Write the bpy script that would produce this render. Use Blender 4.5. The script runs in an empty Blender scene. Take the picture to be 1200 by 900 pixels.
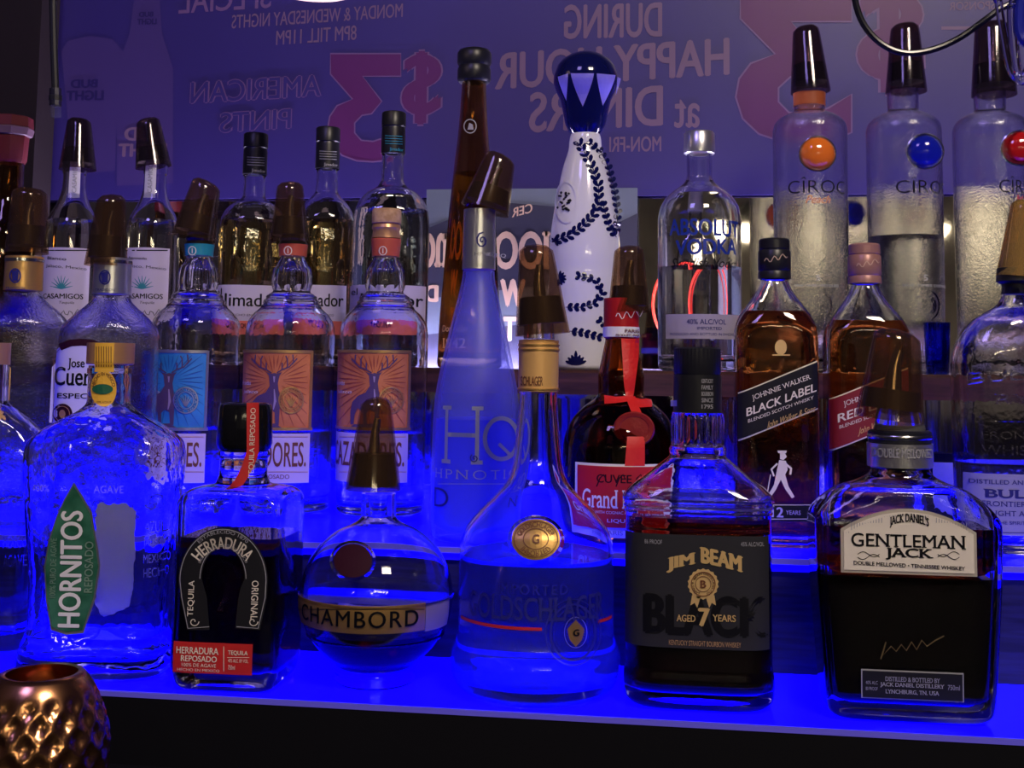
import bpy, math, random
import numpy as np
from mathutils import Vector, Matrix
from mathutils.geometry import tessellate_polygon
random.seed(7)
PI = math.pi
SC = bpy.context.scene
COL = SC.collection

# ------------------------------------------------------------------ camera
CAMZ = 1.40
F = 1400.0                                    # focal length in pixels of the 1200 px frame
YAW, PITCH, ROLL = math.radians(8.0), math.radians(5.5), math.radians(0.75)
HORIZON = 430.0
PPX, PPY = 600.0, HORIZON - F*math.tan(PITCH)
fw = Vector((-math.sin(YAW)*math.cos(PITCH), math.cos(YAW)*math.cos(PITCH), math.sin(PITCH)))
r0 = Vector((math.cos(YAW), math.sin(YAW), 0)); u0 = r0.cross(fw)
RT = r0*math.cos(ROLL) + u0*math.sin(ROLL)
UP = u0*math.cos(ROLL) - r0*math.sin(ROLL)
CAM = Vector((0, 0, CAMZ))
cd = bpy.data.cameras.new('camera'); co = bpy.data.objects.new('camera', cd); COL.objects.link(co)
cd.sensor_fit = 'HORIZONTAL'; cd.sensor_width = 36.0; cd.lens = F*36.0/1200.0
cd.shift_y = -(450.0-PPY)/1200.0; cd.clip_start = 0.02
co.matrix_world = Matrix(((RT.x, UP.x, -fw.x, CAM.x), (RT.y, UP.y, -fw.y, CAM.y), (RT.z, UP.z, -fw.z, CAM.z), (0, 0, 0, 1)))
SC.camera = co

# ------------------------------------------------------------------ world, exposure, light
w = bpy.data.worlds.new('world'); SC.world = w; w.use_nodes = True
w.node_tree.nodes['Background'].inputs[0].default_value = (0.10, 0.07, 0.22, 1)
w.node_tree.nodes['Background'].inputs[1].default_value = 0.10
SC.view_settings.view_transform = 'Standard'; SC.view_settings.look = 'None'
SC.view_settings.exposure = 0.0; SC.view_settings.gamma = 1.0; SC.view_settings.use_curve_mapping = False
cy = SC.cycles
cy.max_bounces = 26; cy.transmission_bounces = 26; cy.transparent_max_bounces = 24
cy.glossy_bounces = 8; cy.diffuse_bounces = 3; cy.sample_clamp_indirect = 6.0
cy.blur_glossy = 0.3

def area(name, loc, aim, size, size_y, col, power):
    l = bpy.data.lights.new(name, 'AREA'); l.shape = 'RECTANGLE'; l.size = size; l.size_y = size_y
    l.color = col; l.energy = power
    o = bpy.data.objects.new(name, l); COL.objects.link(o); o.location = loc
    d = Vector(aim)-Vector(loc); o.rotation_euler = d.to_track_quat('-Z', 'Y').to_euler()
    return o
area('room_light', (0.8, -0.7, 3.2), (0.1, 1.1, 1.35), 0.6, 0.4, (1.0, 0.84, 0.68), 40)
area('violet_fill', (-0.8, -0.5, 3.1), (-0.1, 1.1, 1.35), 0.5, 0.5, (0.42, 0.32, 1.0), 9)  # added violet wash for the banner, no lamp known there

# ------------------------------------------------------------------ projection helpers
def proj(P):
    v = P-CAM; d = v.dot(fw)
    return PPX+F*v.dot(RT)/d, PPY-F*v.dot(UP)/d, d
def ray(px, py):
    return (fw*F + RT*(px-PPX) - UP*(py-PPY)).normalized()
def on_y(px, py, Y):
    d = ray(px, py); return CAM + d*(Y/d.y)
def x_at(px, Y, z):                          # world X of pixel column px at depth Y and height z
    X = 0.0
    for _ in range(12):
        p, q, d = proj(Vector((X, Y, z))); X += (px-p)*d/F
    return X
Y1, Y2, Y3, YB = 0.85, 0.99, 1.27, 1.64
Z1 = on_y(650, 838, Y1).z
Z2 = on_y(650, 646, Y2).z
Z3 = on_y(650, 433, Y3).z

# ------------------------------------------------------------------ materials
MATS = {}
def mat(name, col=(0.5, 0.5, 0.5), rough=0.5, metal=0.0, trans=0.0, ior=1.45, emit=None, es=1.0, coat=0.0, alpha=1.0, spec=0.5):
    if name in MATS: return MATS[name]
    m = bpy.data.materials.new(name); m.use_nodes = True; b = m.node_tree.nodes['Principled BSDF']
    b.inputs['Base Color'].default_value = (*col, 1); b.inputs['Roughness'].default_value = rough
    b.inputs['Metallic'].default_value = metal; b.inputs['Transmission Weight'].default_value = trans
    b.inputs['IOR'].default_value = ior; b.inputs['Coat Weight'].default_value = coat
    b.inputs['Specular IOR Level'].default_value = spec
    b.inputs['Alpha'].default_value = alpha
    if emit: b.inputs['Emission Color'].default_value = (*emit, 1); b.inputs['Emission Strength'].default_value = es
    MATS[name] = m; return m
def nodes(m): return m.node_tree.nodes, m.node_tree.links, m.node_tree.nodes['Principled BSDF']
def bumpy(m, scale=60, strength=0.2, dist=0.001, kind='NOISE', stretch=(1, 1, 1), detail=3):
    N, L, b = nodes(m)
    tc = N.new('ShaderNodeTexCoord'); mp = N.new('ShaderNodeMapping'); mp.inputs['Scale'].default_value = stretch
    if kind == 'NOISE':
        t = N.new('ShaderNodeTexNoise'); t.inputs['Detail'].default_value = detail; out = t.outputs['Fac']
    else:
        t = N.new('ShaderNodeTexVoronoi'); out = t.outputs['Distance']
    t.inputs['Scale'].default_value = scale
    bp = N.new('ShaderNodeBump'); bp.inputs['Strength'].default_value = strength; bp.inputs['Distance'].default_value = dist
    L.new(tc.outputs['Object'], mp.inputs[0]); L.new(mp.outputs[0], t.inputs['Vector'])
    L.new(out, bp.inputs['Height']); L.new(bp.outputs[0], b.inputs['Normal'])
    return m
def grain(m, c1, c2, scale=8, stretch=(1, 1, 1), detail=5, pos=(0.35, 0.65)):
    N, L, b = nodes(m)
    tc = N.new('ShaderNodeTexCoord'); mp = N.new('ShaderNodeMapping'); mp.inputs['Scale'].default_value = stretch
    t = N.new('ShaderNodeTexNoise'); t.inputs['Scale'].default_value = scale; t.inputs['Detail'].default_value = detail
    r = N.new('ShaderNodeValToRGB'); r.color_ramp.elements[0].color = (*c1, 1); r.color_ramp.elements[1].color = (*c2, 1)
    r.color_ramp.elements[0].position, r.color_ramp.elements[1].position = pos
    L.new(tc.outputs['Object'], mp.inputs[0]); L.new(mp.outputs[0], t.inputs['Vector'])
    L.new(t.outputs['Fac'], r.inputs[0]); L.new(r.outputs[0], b.inputs['Base Color'])
    return m

GLASS = mat('clear_glass', (0.97, 0.98, 1.0), 0.0, trans=1.0, ior=1.45)
GLASSW = bumpy(mat('wavy_glass', (0.96, 0.97, 1.0), 0.0, trans=1.0, ior=1.45), 45, 0.25, 0.0015)
GLASSE = bumpy(mat('pebbled_glass', (0.96, 0.97, 1.0), 0.02, trans=1.0, ior=1.45), 420, 0.5, 0.0006)
BROWNG = mat('brown_glass', (0.42, 0.15, 0.03), 0.0, trans=1.0, ior=1.45)
DBROWNG = mat('dark_brown_glass', (0.66, 0.42, 0.17), 0.02, trans=1.0, ior=1.45)
FROST = mat('frosted_glass', (0.62, 0.70, 1.0), 0.42, trans=0.75, ior=1.3)
CLEARL = mat('clear_liquid', (0.96, 0.97, 1.0), 0.0, trans=1.0, ior=1.33)
GOLDL = mat('pale_amber_liquid', (0.86, 0.66, 0.30), 0.0, trans=1.0, ior=1.33)
AMBERL = mat('amber_whisky', (0.66, 0.22, 0.03), 0.0, trans=1.0, ior=1.33)
DARKL = mat('dark_whisky', (0.22, 0.045, 0.008), 0.0, trans=1.0, ior=1.33)
BERRYL = mat('dark_berry_liqueur', (0.045, 0.0008, 0.001), 0.0, trans=1.0, ior=1.33)
BLUEL = mat('blue_liqueur', (0.02, 0.06, 1.0), 0.1, trans=0.6, ior=1.33)
BLACKP = bumpy(mat('black_plastic', (0.012, 0.012, 0.018), 0.35), 300, 0.1, 0.0003)
BLACKF = mat('black_foil', (0.02, 0.02, 0.025), 0.3, metal=0.3)
RUBBER = mat('black_rubber', (0.01, 0.01, 0.012), 0.45)
SILVER = mat('silver_foil', (0.72, 0.72, 0.76), 0.28, metal=0.9)
STEEL = mat('steel', (0.6, 0.6, 0.62), 0.2, metal=1.0)
GOLDF = mat('gold_foil', (0.80, 0.48, 0.16), 0.32, metal=0.8)
GOLDM = mat('matt_gold_sleeve', (0.85, 0.50, 0.17), 0.42, metal=0.35)
COPPER = mat('copper', (0.72, 0.34, 0.16), 0.22, metal=1.0)
COPPERF = mat('copper_foil', (0.62, 0.33, 0.16), 0.35, metal=0.5)
RED = mat('red_paper', (0.55, 0.02, 0.02), 0.5)
REDR = bumpy(mat('red_ribbon', (0.72, 0.02, 0.02), 0.45), 400, 0.2, 0.0003)
WAX = bumpy(mat('red_wax', (0.28, 0.02, 0.015), 0.35), 220, 0.5, 0.001)
MAROON = mat('maroon_seal', (0.03, 0.003, 0.012), 0.7, spec=0.2)
WHITE = mat('white_ink', (0.85, 0.85, 0.85), 0.5)
CREAM = mat('cream_paper', (0.80, 0.74, 0.62), 0.5)
PAPER = mat('white_paper', (0.72, 0.70, 0.78), 0.6)
GREY = mat('grey_ink', (0.35, 0.35, 0.38), 0.5)
SLIVERG = mat('grey_paper', (0.30, 0.30, 0.36), 0.55)
BLACKI = mat('black_ink', (0.004, 0.004, 0.006), 0.45, spec=0.25)
BLACKL = mat('black_label', (0.010, 0.010, 0.013), 0.55, spec=0.3)
CHARL = mat('charcoal_label', (0.021, 0.021, 0.026), 0.6, spec=0.3)
BLUEI = mat('blue_ink', (0.01, 0.02, 0.30), 0.4)
GOLDI = mat('gold_ink', (0.80, 0.55, 0.22), 0.38, metal=0.4)
YELLOW = mat('yellow_paper', (0.85, 0.48, 0.05), 0.5)
BROWNI = mat('brown_ink', (0.16, 0.05, 0.02), 0.5)
GREENI = mat('green_ink', (0.01, 0.12, 0.06), 0.5)
TEAL = mat('teal_paper', (0.02, 0.30, 0.36), 0.5)
PEACH = mat('peach_ink', (0.72, 0.50, 0.36), 0.6)
CERAM = mat('white_glazed_ceramic', (0.80, 0.80, 0.84), 0.12, coat=0.6)
COBALT = mat('cobalt_glaze', (0.004, 0.006, 0.07), 0.10, coat=0.4)
GREENLAB = grain(mat('green_label', rough=0.45), (0.012, 0.10, 0.05), (0.05, 0.20, 0.12), 60)
CORK = grain(mat('cork', rough=0.8), (0.42, 0.24, 0.12), (0.60, 0.38, 0.22), 160)

def hazy(name, gcol, scol, f, rough=0.0, ior=1.33):
    m = bpy.data.materials.new(name); m.use_nodes = True; N = m.node_tree.nodes; L = m.node_tree.links; N.clear()
    o = N.new('ShaderNodeOutputMaterial'); g = N.new('ShaderNodeBsdfGlass'); g.inputs['Color'].default_value = (*gcol, 1); g.inputs['Roughness'].default_value = rough; g.inputs['IOR'].default_value = ior
    t = N.new('ShaderNodeBsdfTranslucent'); t.inputs[0].default_value = (*scol, 1); d = N.new('ShaderNodeBsdfDiffuse'); d.inputs[0].default_value = (*scol, 1)
    a = N.new('ShaderNodeMixShader'); a.inputs[0].default_value = 0.5; b = N.new('ShaderNodeMixShader'); b.inputs[0].default_value = f
    L.new(t.outputs[0], a.inputs[1]); L.new(d.outputs[0], a.inputs[2]); L.new(g.outputs[0], b.inputs[1]); L.new(a.outputs[0], b.inputs[2]); L.new(b.outputs[0], o.inputs[0])
    MATS[name] = m; return m
def smoke_mat(name, tint, body, fac, rough=0.08, through=False):
    m = bpy.data.materials.new(name); m.use_nodes = True; N = m.node_tree.nodes; L = m.node_tree.links; N.clear()
    o = N.new('ShaderNodeOutputMaterial'); tr = N.new('ShaderNodeBsdfTransparent'); tr.inputs[0].default_value = (*tint, 1)
    gl = N.new('ShaderNodeBsdfGlossy'); gl.inputs['Roughness'].default_value = rough
    df = N.new('ShaderNodeBsdfDiffuse'); df.inputs[0].default_value = (*body, 1)
    if through:
        tl = N.new('ShaderNodeBsdfTranslucent'); tl.inputs[0].default_value = (*body, 1); d0 = df; df = N.new('ShaderNodeMixShader'); df.inputs[0].default_value = 0.5; L.new(d0.outputs[0], df.inputs[1]); L.new(tl.outputs[0], df.inputs[2])
    fr = N.new('ShaderNodeLayerWeight'); fr.inputs[0].default_value = 0.12; mu = N.new('ShaderNodeMath'); mu.operation = 'MULTIPLY_ADD'; mu.inputs[1].default_value = 0.45; mu.inputs[2].default_value = 0.03; L.new(fr.outputs['Facing'], mu.inputs[0])
    m1 = N.new('ShaderNodeMixShader'); m1.inputs[0].default_value = fac
    m2 = N.new('ShaderNodeMixShader')
    L.new(tr.outputs[0], m1.inputs[1]); L.new(df.outputs[0], m1.inputs[2])
    L.new(mu.outputs[0], m2.inputs[0]); L.new(m1.outputs[0], m2.inputs[1]); L.new(gl.outputs[0], m2.inputs[2])
    L.new(m2.outputs[0], o.inputs[0]); MATS[name] = m; return m
SMOKE = smoke_mat('smoky_brown_plastic', (0.82, 0.71, 0.58), (0.11, 0.065, 0.04), 0.12)
FROST = smoke_mat('frosted_glass_body', (0.94, 0.95, 1.0), (0.30, 0.34, 1.0), 0.24, 0.4, True)
BLUEL = smoke_mat('blue_frosted_liqueur', (0.3, 0.35, 1.0), (0.03, 0.05, 1.0), 0.85, 0.3, True)
DSMOKE = smoke_mat('dark_smoky_plastic', (0.60, 0.50, 0.52), (0.035, 0.025, 0.035), 0.15)
HAZEL = hazy('flaked_liquid_blue_glow', (0.95, 0.96, 1.0), (0.08, 0.10, 1.0), 0.33)  # blue glow of the step put into the clear liquid's scatter colour
THING = smoke_mat('thin_clear_plastic', (0.9, 0.9, 0.95), (0.5, 0.5, 0.6), 0.06)

# ------------------------------------------------------------------ object helpers
def obj(name, V, Fc, m, parent=None, smooth=True, sharp=None, mats=None, fm=None):
    me = bpy.data.meshes.new(name); me.from_pydata([tuple(v) for v in V], [], Fc)
    if mats:
        for q in mats: me.materials.append(q)
        me.polygons.foreach_set('material_index', fm)
    else: me.materials.append(m)
    if smooth:
        me.polygons.foreach_set('use_smooth', [True]*len(me.polygons))
        if sharp: me.set_sharp_from_angle(angle=math.radians(sharp))
    me.update()
    o = bpy.data.objects.new(name, me); COL.objects.link(o)
    if parent: o.parent = parent
    return o
def tag(o, label=None, cat=None, group=None, kind=None):
    if label: o['label'] = label
    if cat: o['category'] = cat
    if group: o['group'] = group
    if kind: o['kind'] = kind
    return o
def empty(name, loc, rz=0.0):
    o = bpy.data.objects.new(name, None); COL.objects.link(o); o.location = loc; o.rotation_euler = (0, 0, rz)
    o.empty_display_size = 0.02; return o
class MB:
    def __init__(s): s.V = []; s.F = []
    def add(s, V, Fc):
        n = len(s.V); s.V += [tuple(v) for v in V]; s.F += [tuple(i+n for i in f) for f in Fc]
    def box(s, x0, x1, y0, y1, z0, z1):
        s.add([(x0, y0, z0), (x1, y0, z0), (x1, y1, z0), (x0, y1, z0), (x0, y0, z1), (x1, y0, z1), (x1, y1, z1), (x0, y1, z1)],
              [(0, 3, 2, 1), (4, 5, 6, 7), (0, 1, 5, 4), (1, 2, 6, 5), (2, 3, 7, 6), (3, 0, 4, 7)])
    def tube(s, pts, r, n=8, cap=True):
        P = [Vector(p) for p in pts]; V = []; Fc = []; N0 = None
        for i, p in enumerate(P):
            t = (P[min(i+1, len(P)-1)]-P[max(i-1, 0)]).normalized()
            a = t.cross(Vector((0.13, 0.3, 0.95))).normalized() if N0 is None else (N0-t*N0.dot(t)).normalized()
            N0 = a; b = t.cross(a); rr = r[i] if isinstance(r, (list, tuple)) else r
            V += [p+a*rr*math.cos(2*PI*k/n)+b*rr*math.sin(2*PI*k/n) for k in range(n)]
        for i in range(len(P)-1):
            for k in range(n):
                Fc.append((i*n+k, i*n+(k+1) % n, (i+1)*n+(k+1) % n, (i+1)*n+k))
        if cap: Fc += [tuple(range(n))[::-1], tuple((len(P)-1)*n+k for k in range(n))]
        s.add(V, Fc)
    def lathe(s, prof, n=32, c=(0, 0), cap0=True, cap1=True):     # prof: (r, z) from bottom to top
        V = []; Fc = []
        for r, z in prof: V += [(c[0]+r*math.cos(2*PI*k/n), c[1]+r*math.sin(2*PI*k/n), z) for k in range(n)]
        for i in range(len(prof)-1):
            for k in range(n): Fc.append((i*n+k, i*n+(k+1) % n, (i+1)*n+(k+1) % n, (i+1)*n+k))
        if cap0: Fc.append(tuple(range(n))[::-1])
        if cap1: Fc.append(tuple((len(prof)-1)*n+k for k in range(n)))
        s.add(V, Fc)
    def build(s, name, m, parent=None, smooth=True, sharp=35): return obj(name, s.V, s.F, m, parent, smooth, sharp)

def pchip(xs, ys):
    x = np.array(xs, float); y = np.array(ys, float); h = np.diff(x); d = np.diff(y)/h; m = np.zeros(len(x))
    for i in range(1, len(x)-1):
        if d[i-1]*d[i] > 0:
            w1 = 2*h[i]+h[i-1]; w2 = h[i]+2*h[i-1]; m[i] = (w1+w2)/(w1/d[i-1]+w2/d[i])
    m[0] = d[0]; m[-1] = d[-1]
    def f(t):
        t = min(max(t, x[0]), x[-1]); i = min(max(int(np.searchsorted(x, t))-1, 0), len(x)-2)
        s = (t-x[i])/h[i]
        return float((1+2*s)*(1-s)**2*y[i]+s*(1-s)**2*h[i]*m[i]+s*s*(3-2*s)*y[i+1]+s*s*(s-1)*h[i]*m[i+1])
    return f
def sexp(c, n): return math.copysign(abs(c)**(2.0/n), c)

# ------------------------------------------------------------------ text and flat artwork as 2D meshes
TXT = {}
def text2d(s, bold=0.0, shear=0.0, serif=False, space=1.0, res=4):
    key = (s, bold, shear, serif, space)
    if key in TXT: return TXT[key]
    c = bpy.data.curves.new('t', 'FONT'); c.body = s; c.size = 1.0; c.offset = min(bold, 0.0); c.shear = shear
    c.space_character = space; c.resolution_u = res; c.fill_mode = 'FRONT'
    o = bpy.data.objects.new('t', c); me = o.to_mesh()
    V = [(v.co.x, v.co.y) for v in me.vertices]; Fc = [tuple(p.vertices) for p in me.polygons]
    if serif:
        cnt = {}
        for f in Fc:
            for i in range(len(f)):
                e = tuple(sorted((f[i], f[(i+1) % len(f)]))); cnt[e] = cnt.get(e, 0)+1
        top = max(v[1] for v in V); base = 0.0
        for (a, b), k in list(cnt.items()):
            if k != 1: continue
            (x0, y0), (x1, y1) = V[a], V[b]
            if abs(y0-y1) > 1e-3 or not (0.04 < abs(x0-x1) < 0.22): continue
            if abs(y0-base) < 0.03+abs(bold) or abs(y0-top) < 0.03+abs(bold):
                s_ = 1 if abs(y0-base) < 0.1 else -1; xa, xb = min(x0, x1)-0.055, max(x0, x1)+0.055
                n = len(V); V += [(xa, y0), (xb, y0), (xb, y0+s_*0.045), (xa, y0+s_*0.045)]; Fc.append((n, n+1, n+2, n+3))
    o.to_mesh_clear(); bpy.data.objects.remove(o); bpy.data.curves.remove(c)
    xs = [v[0] for v in V] or [0, 1]; ys = [v[1] for v in V] or [0, 1]
    x0, x1, y0, y1 = min(xs), max(xs), min(ys), max(ys)
    if bold > 0:
        base_ = list(V); n = len(base_); F0 = list(Fc); W_ = [(x, y, 0) for x, y in base_]
        for i, (dx, dy) in enumerate(((-1, 0), (1, 0), (0, .5), (0, -.5))):
            W_ += [(x+dx*bold, y+dy*bold, i+1) for x, y in base_]; Fc = Fc+[tuple(q+n*(i+1) for q in f) for f in F0]
        V = W_; x0 -= bold; x1 += bold; y0 -= bold*.5; y1 += bold*.5
    else: V = [(x, y, 0) for x, y in V]
    V = [((v[0]-x0)/max(x1-x0, 1e-6), (v[1]-y0)/max(y1-y0, 1e-6), v[2]) for v in V]
    TXT[key] = (V, Fc, (x1-x0)/max(y1-y0, 1e-6)); return TXT[key]
def poly2d(pts):
    return list(pts), [tuple(t) for t in tessellate_polygon([[Vector((p[0], p[1], 0)) for p in pts]])]
def stroke2d(pts, wd, close=False):
    P = [Vector(p) for p in pts]; n = len(P); V = []
    ws = wd if isinstance(wd, (list, tuple)) else [wd]*n
    for i in range(n):
        a = P[(i-1) % n] if close else P[max(i-1, 0)]; b = P[(i+1) % n] if close else P[min(i+1, n-1)]
        t = (b-a).normalized() if (b-a).length > 0 else Vector((1, 0)); q = Vector((-t.y, t.x))*ws[i]/2
        V += [tuple(P[i]+q), tuple(P[i]-q)]
    Fc = [(2*i, 2*i+1, 2*i+3, 2*i+2) for i in range(n-1)]
    if close: Fc.append((2*n-2, 2*n-1, 1, 0))
    return V, Fc
def ell(cx, cy_, rx, ry, n=24, a0=0, a1=2*PI): 
    return [(cx+rx*math.cos(a0+(a1-a0)*k/n), cy_+ry*math.sin(a0+(a1-a0)*k/n)) for k in range(n if a1-a0 > 6.28 else n+1)]

# ------------------------------------------------------------------ surfaces that carry print
class Surface:
    """hit(px,py) -> local (x,z) on the surface; pos(x,z,off) -> local point."""
    root = None
    def _ray(s, px, py):
        d = ray(px, py); o = CAM-s.loc; c, q = math.cos(-s.rz), math.sin(-s.rz)
        rot = lambda v: Vector((v.x*c-v.y*q, v.x*q+v.y*c, v.z))
        return rot(o), rot(d)
    def hit(s, px, py):
        o, d = s._ray(px, py); y = s.y0
        for _ in range(6):
            t = (y-o.y)/d.y; p = o+d*t; y = s.front(p.x, p.z)
        return p.x, p.z
class Panel(Surface):
    def __init__(s, Y, root=None, rz=0, loc=None):
        s.loc = loc or Vector((0, Y, 0)); s.rz = rz; s.root = root; s.y0 = 0.0
    def front(s, x, z): return 0.0
    def pos(s, x, z, off=0.0): return (x, -off, z)

class Ink:
    """collects flat print of one or more inks and hangs it under a label or part"""
    def __init__(s, surf, parent, off=0.0005, name='lettering'): s.S = surf; s.p = parent; s.off = off; s.D = {}; s.name = name
    def _add(s, m, V, Fc, name=None, own=None):
        k = (m.name if own is None else m.name+str(own), name or s.name)
        if k not in s.D: s.D[k] = (m, [], [])
        _, A, B = s.D[k]; n = len(A); A += V; B += [tuple(i+n for i in f) for f in Fc]
    def txt(s, t, x0, x1, yt, yb, m, bold=0.0, shear=0.0, serif=False, flip=False, rot=0, arc=0.0, arc_f=None, off=None, space=1.0, slope=0.0, name=None, grow=0.0):
        """fit text into the photo box x0..x1, yt..yb; arc lifts the middle (px); rot=90 reads upwards; slope px over the width"""
        V, Fc, asp = text2d(t, bold, shear, serif, space); S = s.S; of = s.off if off is None else off
        xc, yc = (x0+x1)/2, (yt+yb)/2
        wl = getattr(S, 'wrap', False)
        def lin(px, py):
            x, z = S.hit(px, py)
            return (S.arc_u(x, z), z)
        ua = lin(x0, yc)[0]; ub = lin(x1, yc)[0]; zt = lin(xc, yt)[1]; zb = lin(xc, yb)[1]
        out = []
        k = (zt-zb)/max(abs(yb-yt), 1e-6)
        for (a, b, ly) in V:
            if flip: a = 1-a
            if rot == 90: a, b = 1-b, a
            elif rot == -90: a, b = b, 1-a
            q = 4*(a-0.5)**2
            if grow: b = 0.5+(b-0.5)*(1+grow*q)
            u = ua+(ub-ua)*a; z = zb+(zt-zb)*b + k*(arc*(1-q)-slope*(a-0.5))
            x = S.arc_x(u, z); out.append(S.pos(x, z, of+ly*4e-5))
        big = abs(yb-yt) > 11 or (abs(x1-x0) > 11 and rot)
        s._add(m, out, Fc, name, len(s.D) if big else None)
    def ring(s, t, cx, cyy, r, h, a0, a1, m, bold=0.0, ry=None, off=None, inward=False):
        """text along a circle (photo px), from angle a0 to a1 in degrees, clockwise from the top"""
        V, Fc, asp = text2d(t, bold); out = []; ry = ry or r
        for (a, b, ly) in V:
            ang = math.radians(a0+(a1-a0)*a); rr = (b-0.5)*h
            if inward: rr = -rr
            px = cx+(r+rr)*math.sin(ang); py = cyy-(ry+rr)*math.cos(ang)
            x, z = s.S.hit(px, py); out.append(s.S.pos(x, z, s.off if off is None else off))
        s._add(m, out, Fc)
    def shape(s, vf, m, off=None, name=None):
        V, Fc = list(vf[0]), list(vf[1]); out = []
        if not isinstance(s.S, Panel):
            for _ in range(6):                           # split long edges so that flat print follows the curve
                mid = {}; nF = []
                for f in Fc:
                    if len(f) == 4:
                        Fc_ = [(f[0], f[1], f[2]), (f[0], f[2], f[3])]
                    else: Fc_ = [f]
                    for t in Fc_:
                        E = [math.hypot(V[t[i]][0]-V[t[(i+1) % 3]][0], V[t[i]][1]-V[t[(i+1) % 3]][1]) for i in range(3)]; i = E.index(max(E))
                        if E[i] < 7: nF.append(t); continue
                        a, b, c = t[i], t[(i+1) % 3], t[(i+2) % 3]; k = (min(a, b), max(a, b))
                        if k not in mid: V.append(((V[a][0]+V[b][0])/2, (V[a][1]+V[b][1])/2)); mid[k] = len(V)-1
                        nF += [(a, mid[k], c), (mid[k], b, c)]
                Fc = nF
        for (px, py) in V:
            x, z = s.S.hit(px, py); out.append(s.S.pos(x, z, s.off if off is None else off))
        s._add(m, out, Fc, name)
    def poly(s, pts, m, off=None, name=None): s.shape(poly2d(pts), m, off, name)
    def stroke(s, pts, wd, m, close=False, off=None, name=None): s.shape(stroke2d(pts, wd, close), m, off, name)
    def flush(s):
        for (_, nm), (m, V, Fc) in s.D.items(): obj(nm, V, Fc, m, s.p, smooth=False)
Surface.arc_u = lambda s, x, z: x
Surface.arc_x = lambda s, u, z: u

def sheet(S, parent, name, m, x0, x1, top, bot, nx=24, ny=6, off=0.0003, thick=0.0004):
    """a label: photo-pixel box whose top/bottom may be functions of s in 0..1 (top and bottom at mid height level on the bottle)"""
    tf = top if callable(top) else (lambda a: top); bf = bot if callable(bot) else (lambda a: bot)
    xm = (x0+x1)/2; ym = (tf(0.5)+bf(0.5))/2
    U = []
    ua = S.arc_u(*S.hit(x0, ym)); ub = S.arc_u(*S.hit(x1, ym))
    zt0 = S.hit(xm, tf(0.5))[1]; zb0 = S.hit(xm, bf(0.5))[1]; k = (zt0-zb0)/max(bf(0.5)-tf(0.5), 1e-6)
    V = []; Fc = []
    for layer, of in enumerate((off+thick, off)):
        for i in range(nx+1):
            a = i/nx; u = ua+(ub-ua)*a
            zt = zt0-k*(tf(a)-tf(0.5)); zb = zb0-k*(bf(a)-bf(0.5))
            for j in range(ny+1):
                z = zb+(zt-zb)*j/ny; V.append(S.pos(S.arc_x(u, z), z, of))
    Q = ny+1; B = (nx+1)*Q
    for i in range(nx):
        for j in range(ny):
            a = i*Q+j; Fc.append((a, a+Q, a+Q+1, a+1)); Fc.append((B+a, B+a+1, B+a+Q+1, B+a+Q))
        for j in (0, ny):
            a = i*Q+j; Fc.append((a, a+Q, B+a+Q, B+a))
    for i in (0, nx):
        for j in range(ny):
            a = i*Q+j; Fc.append((a, a+1, B+a+1, B+a))
    return obj(name, V, Fc, m, parent, smooth=True, sharp=40)

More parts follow.
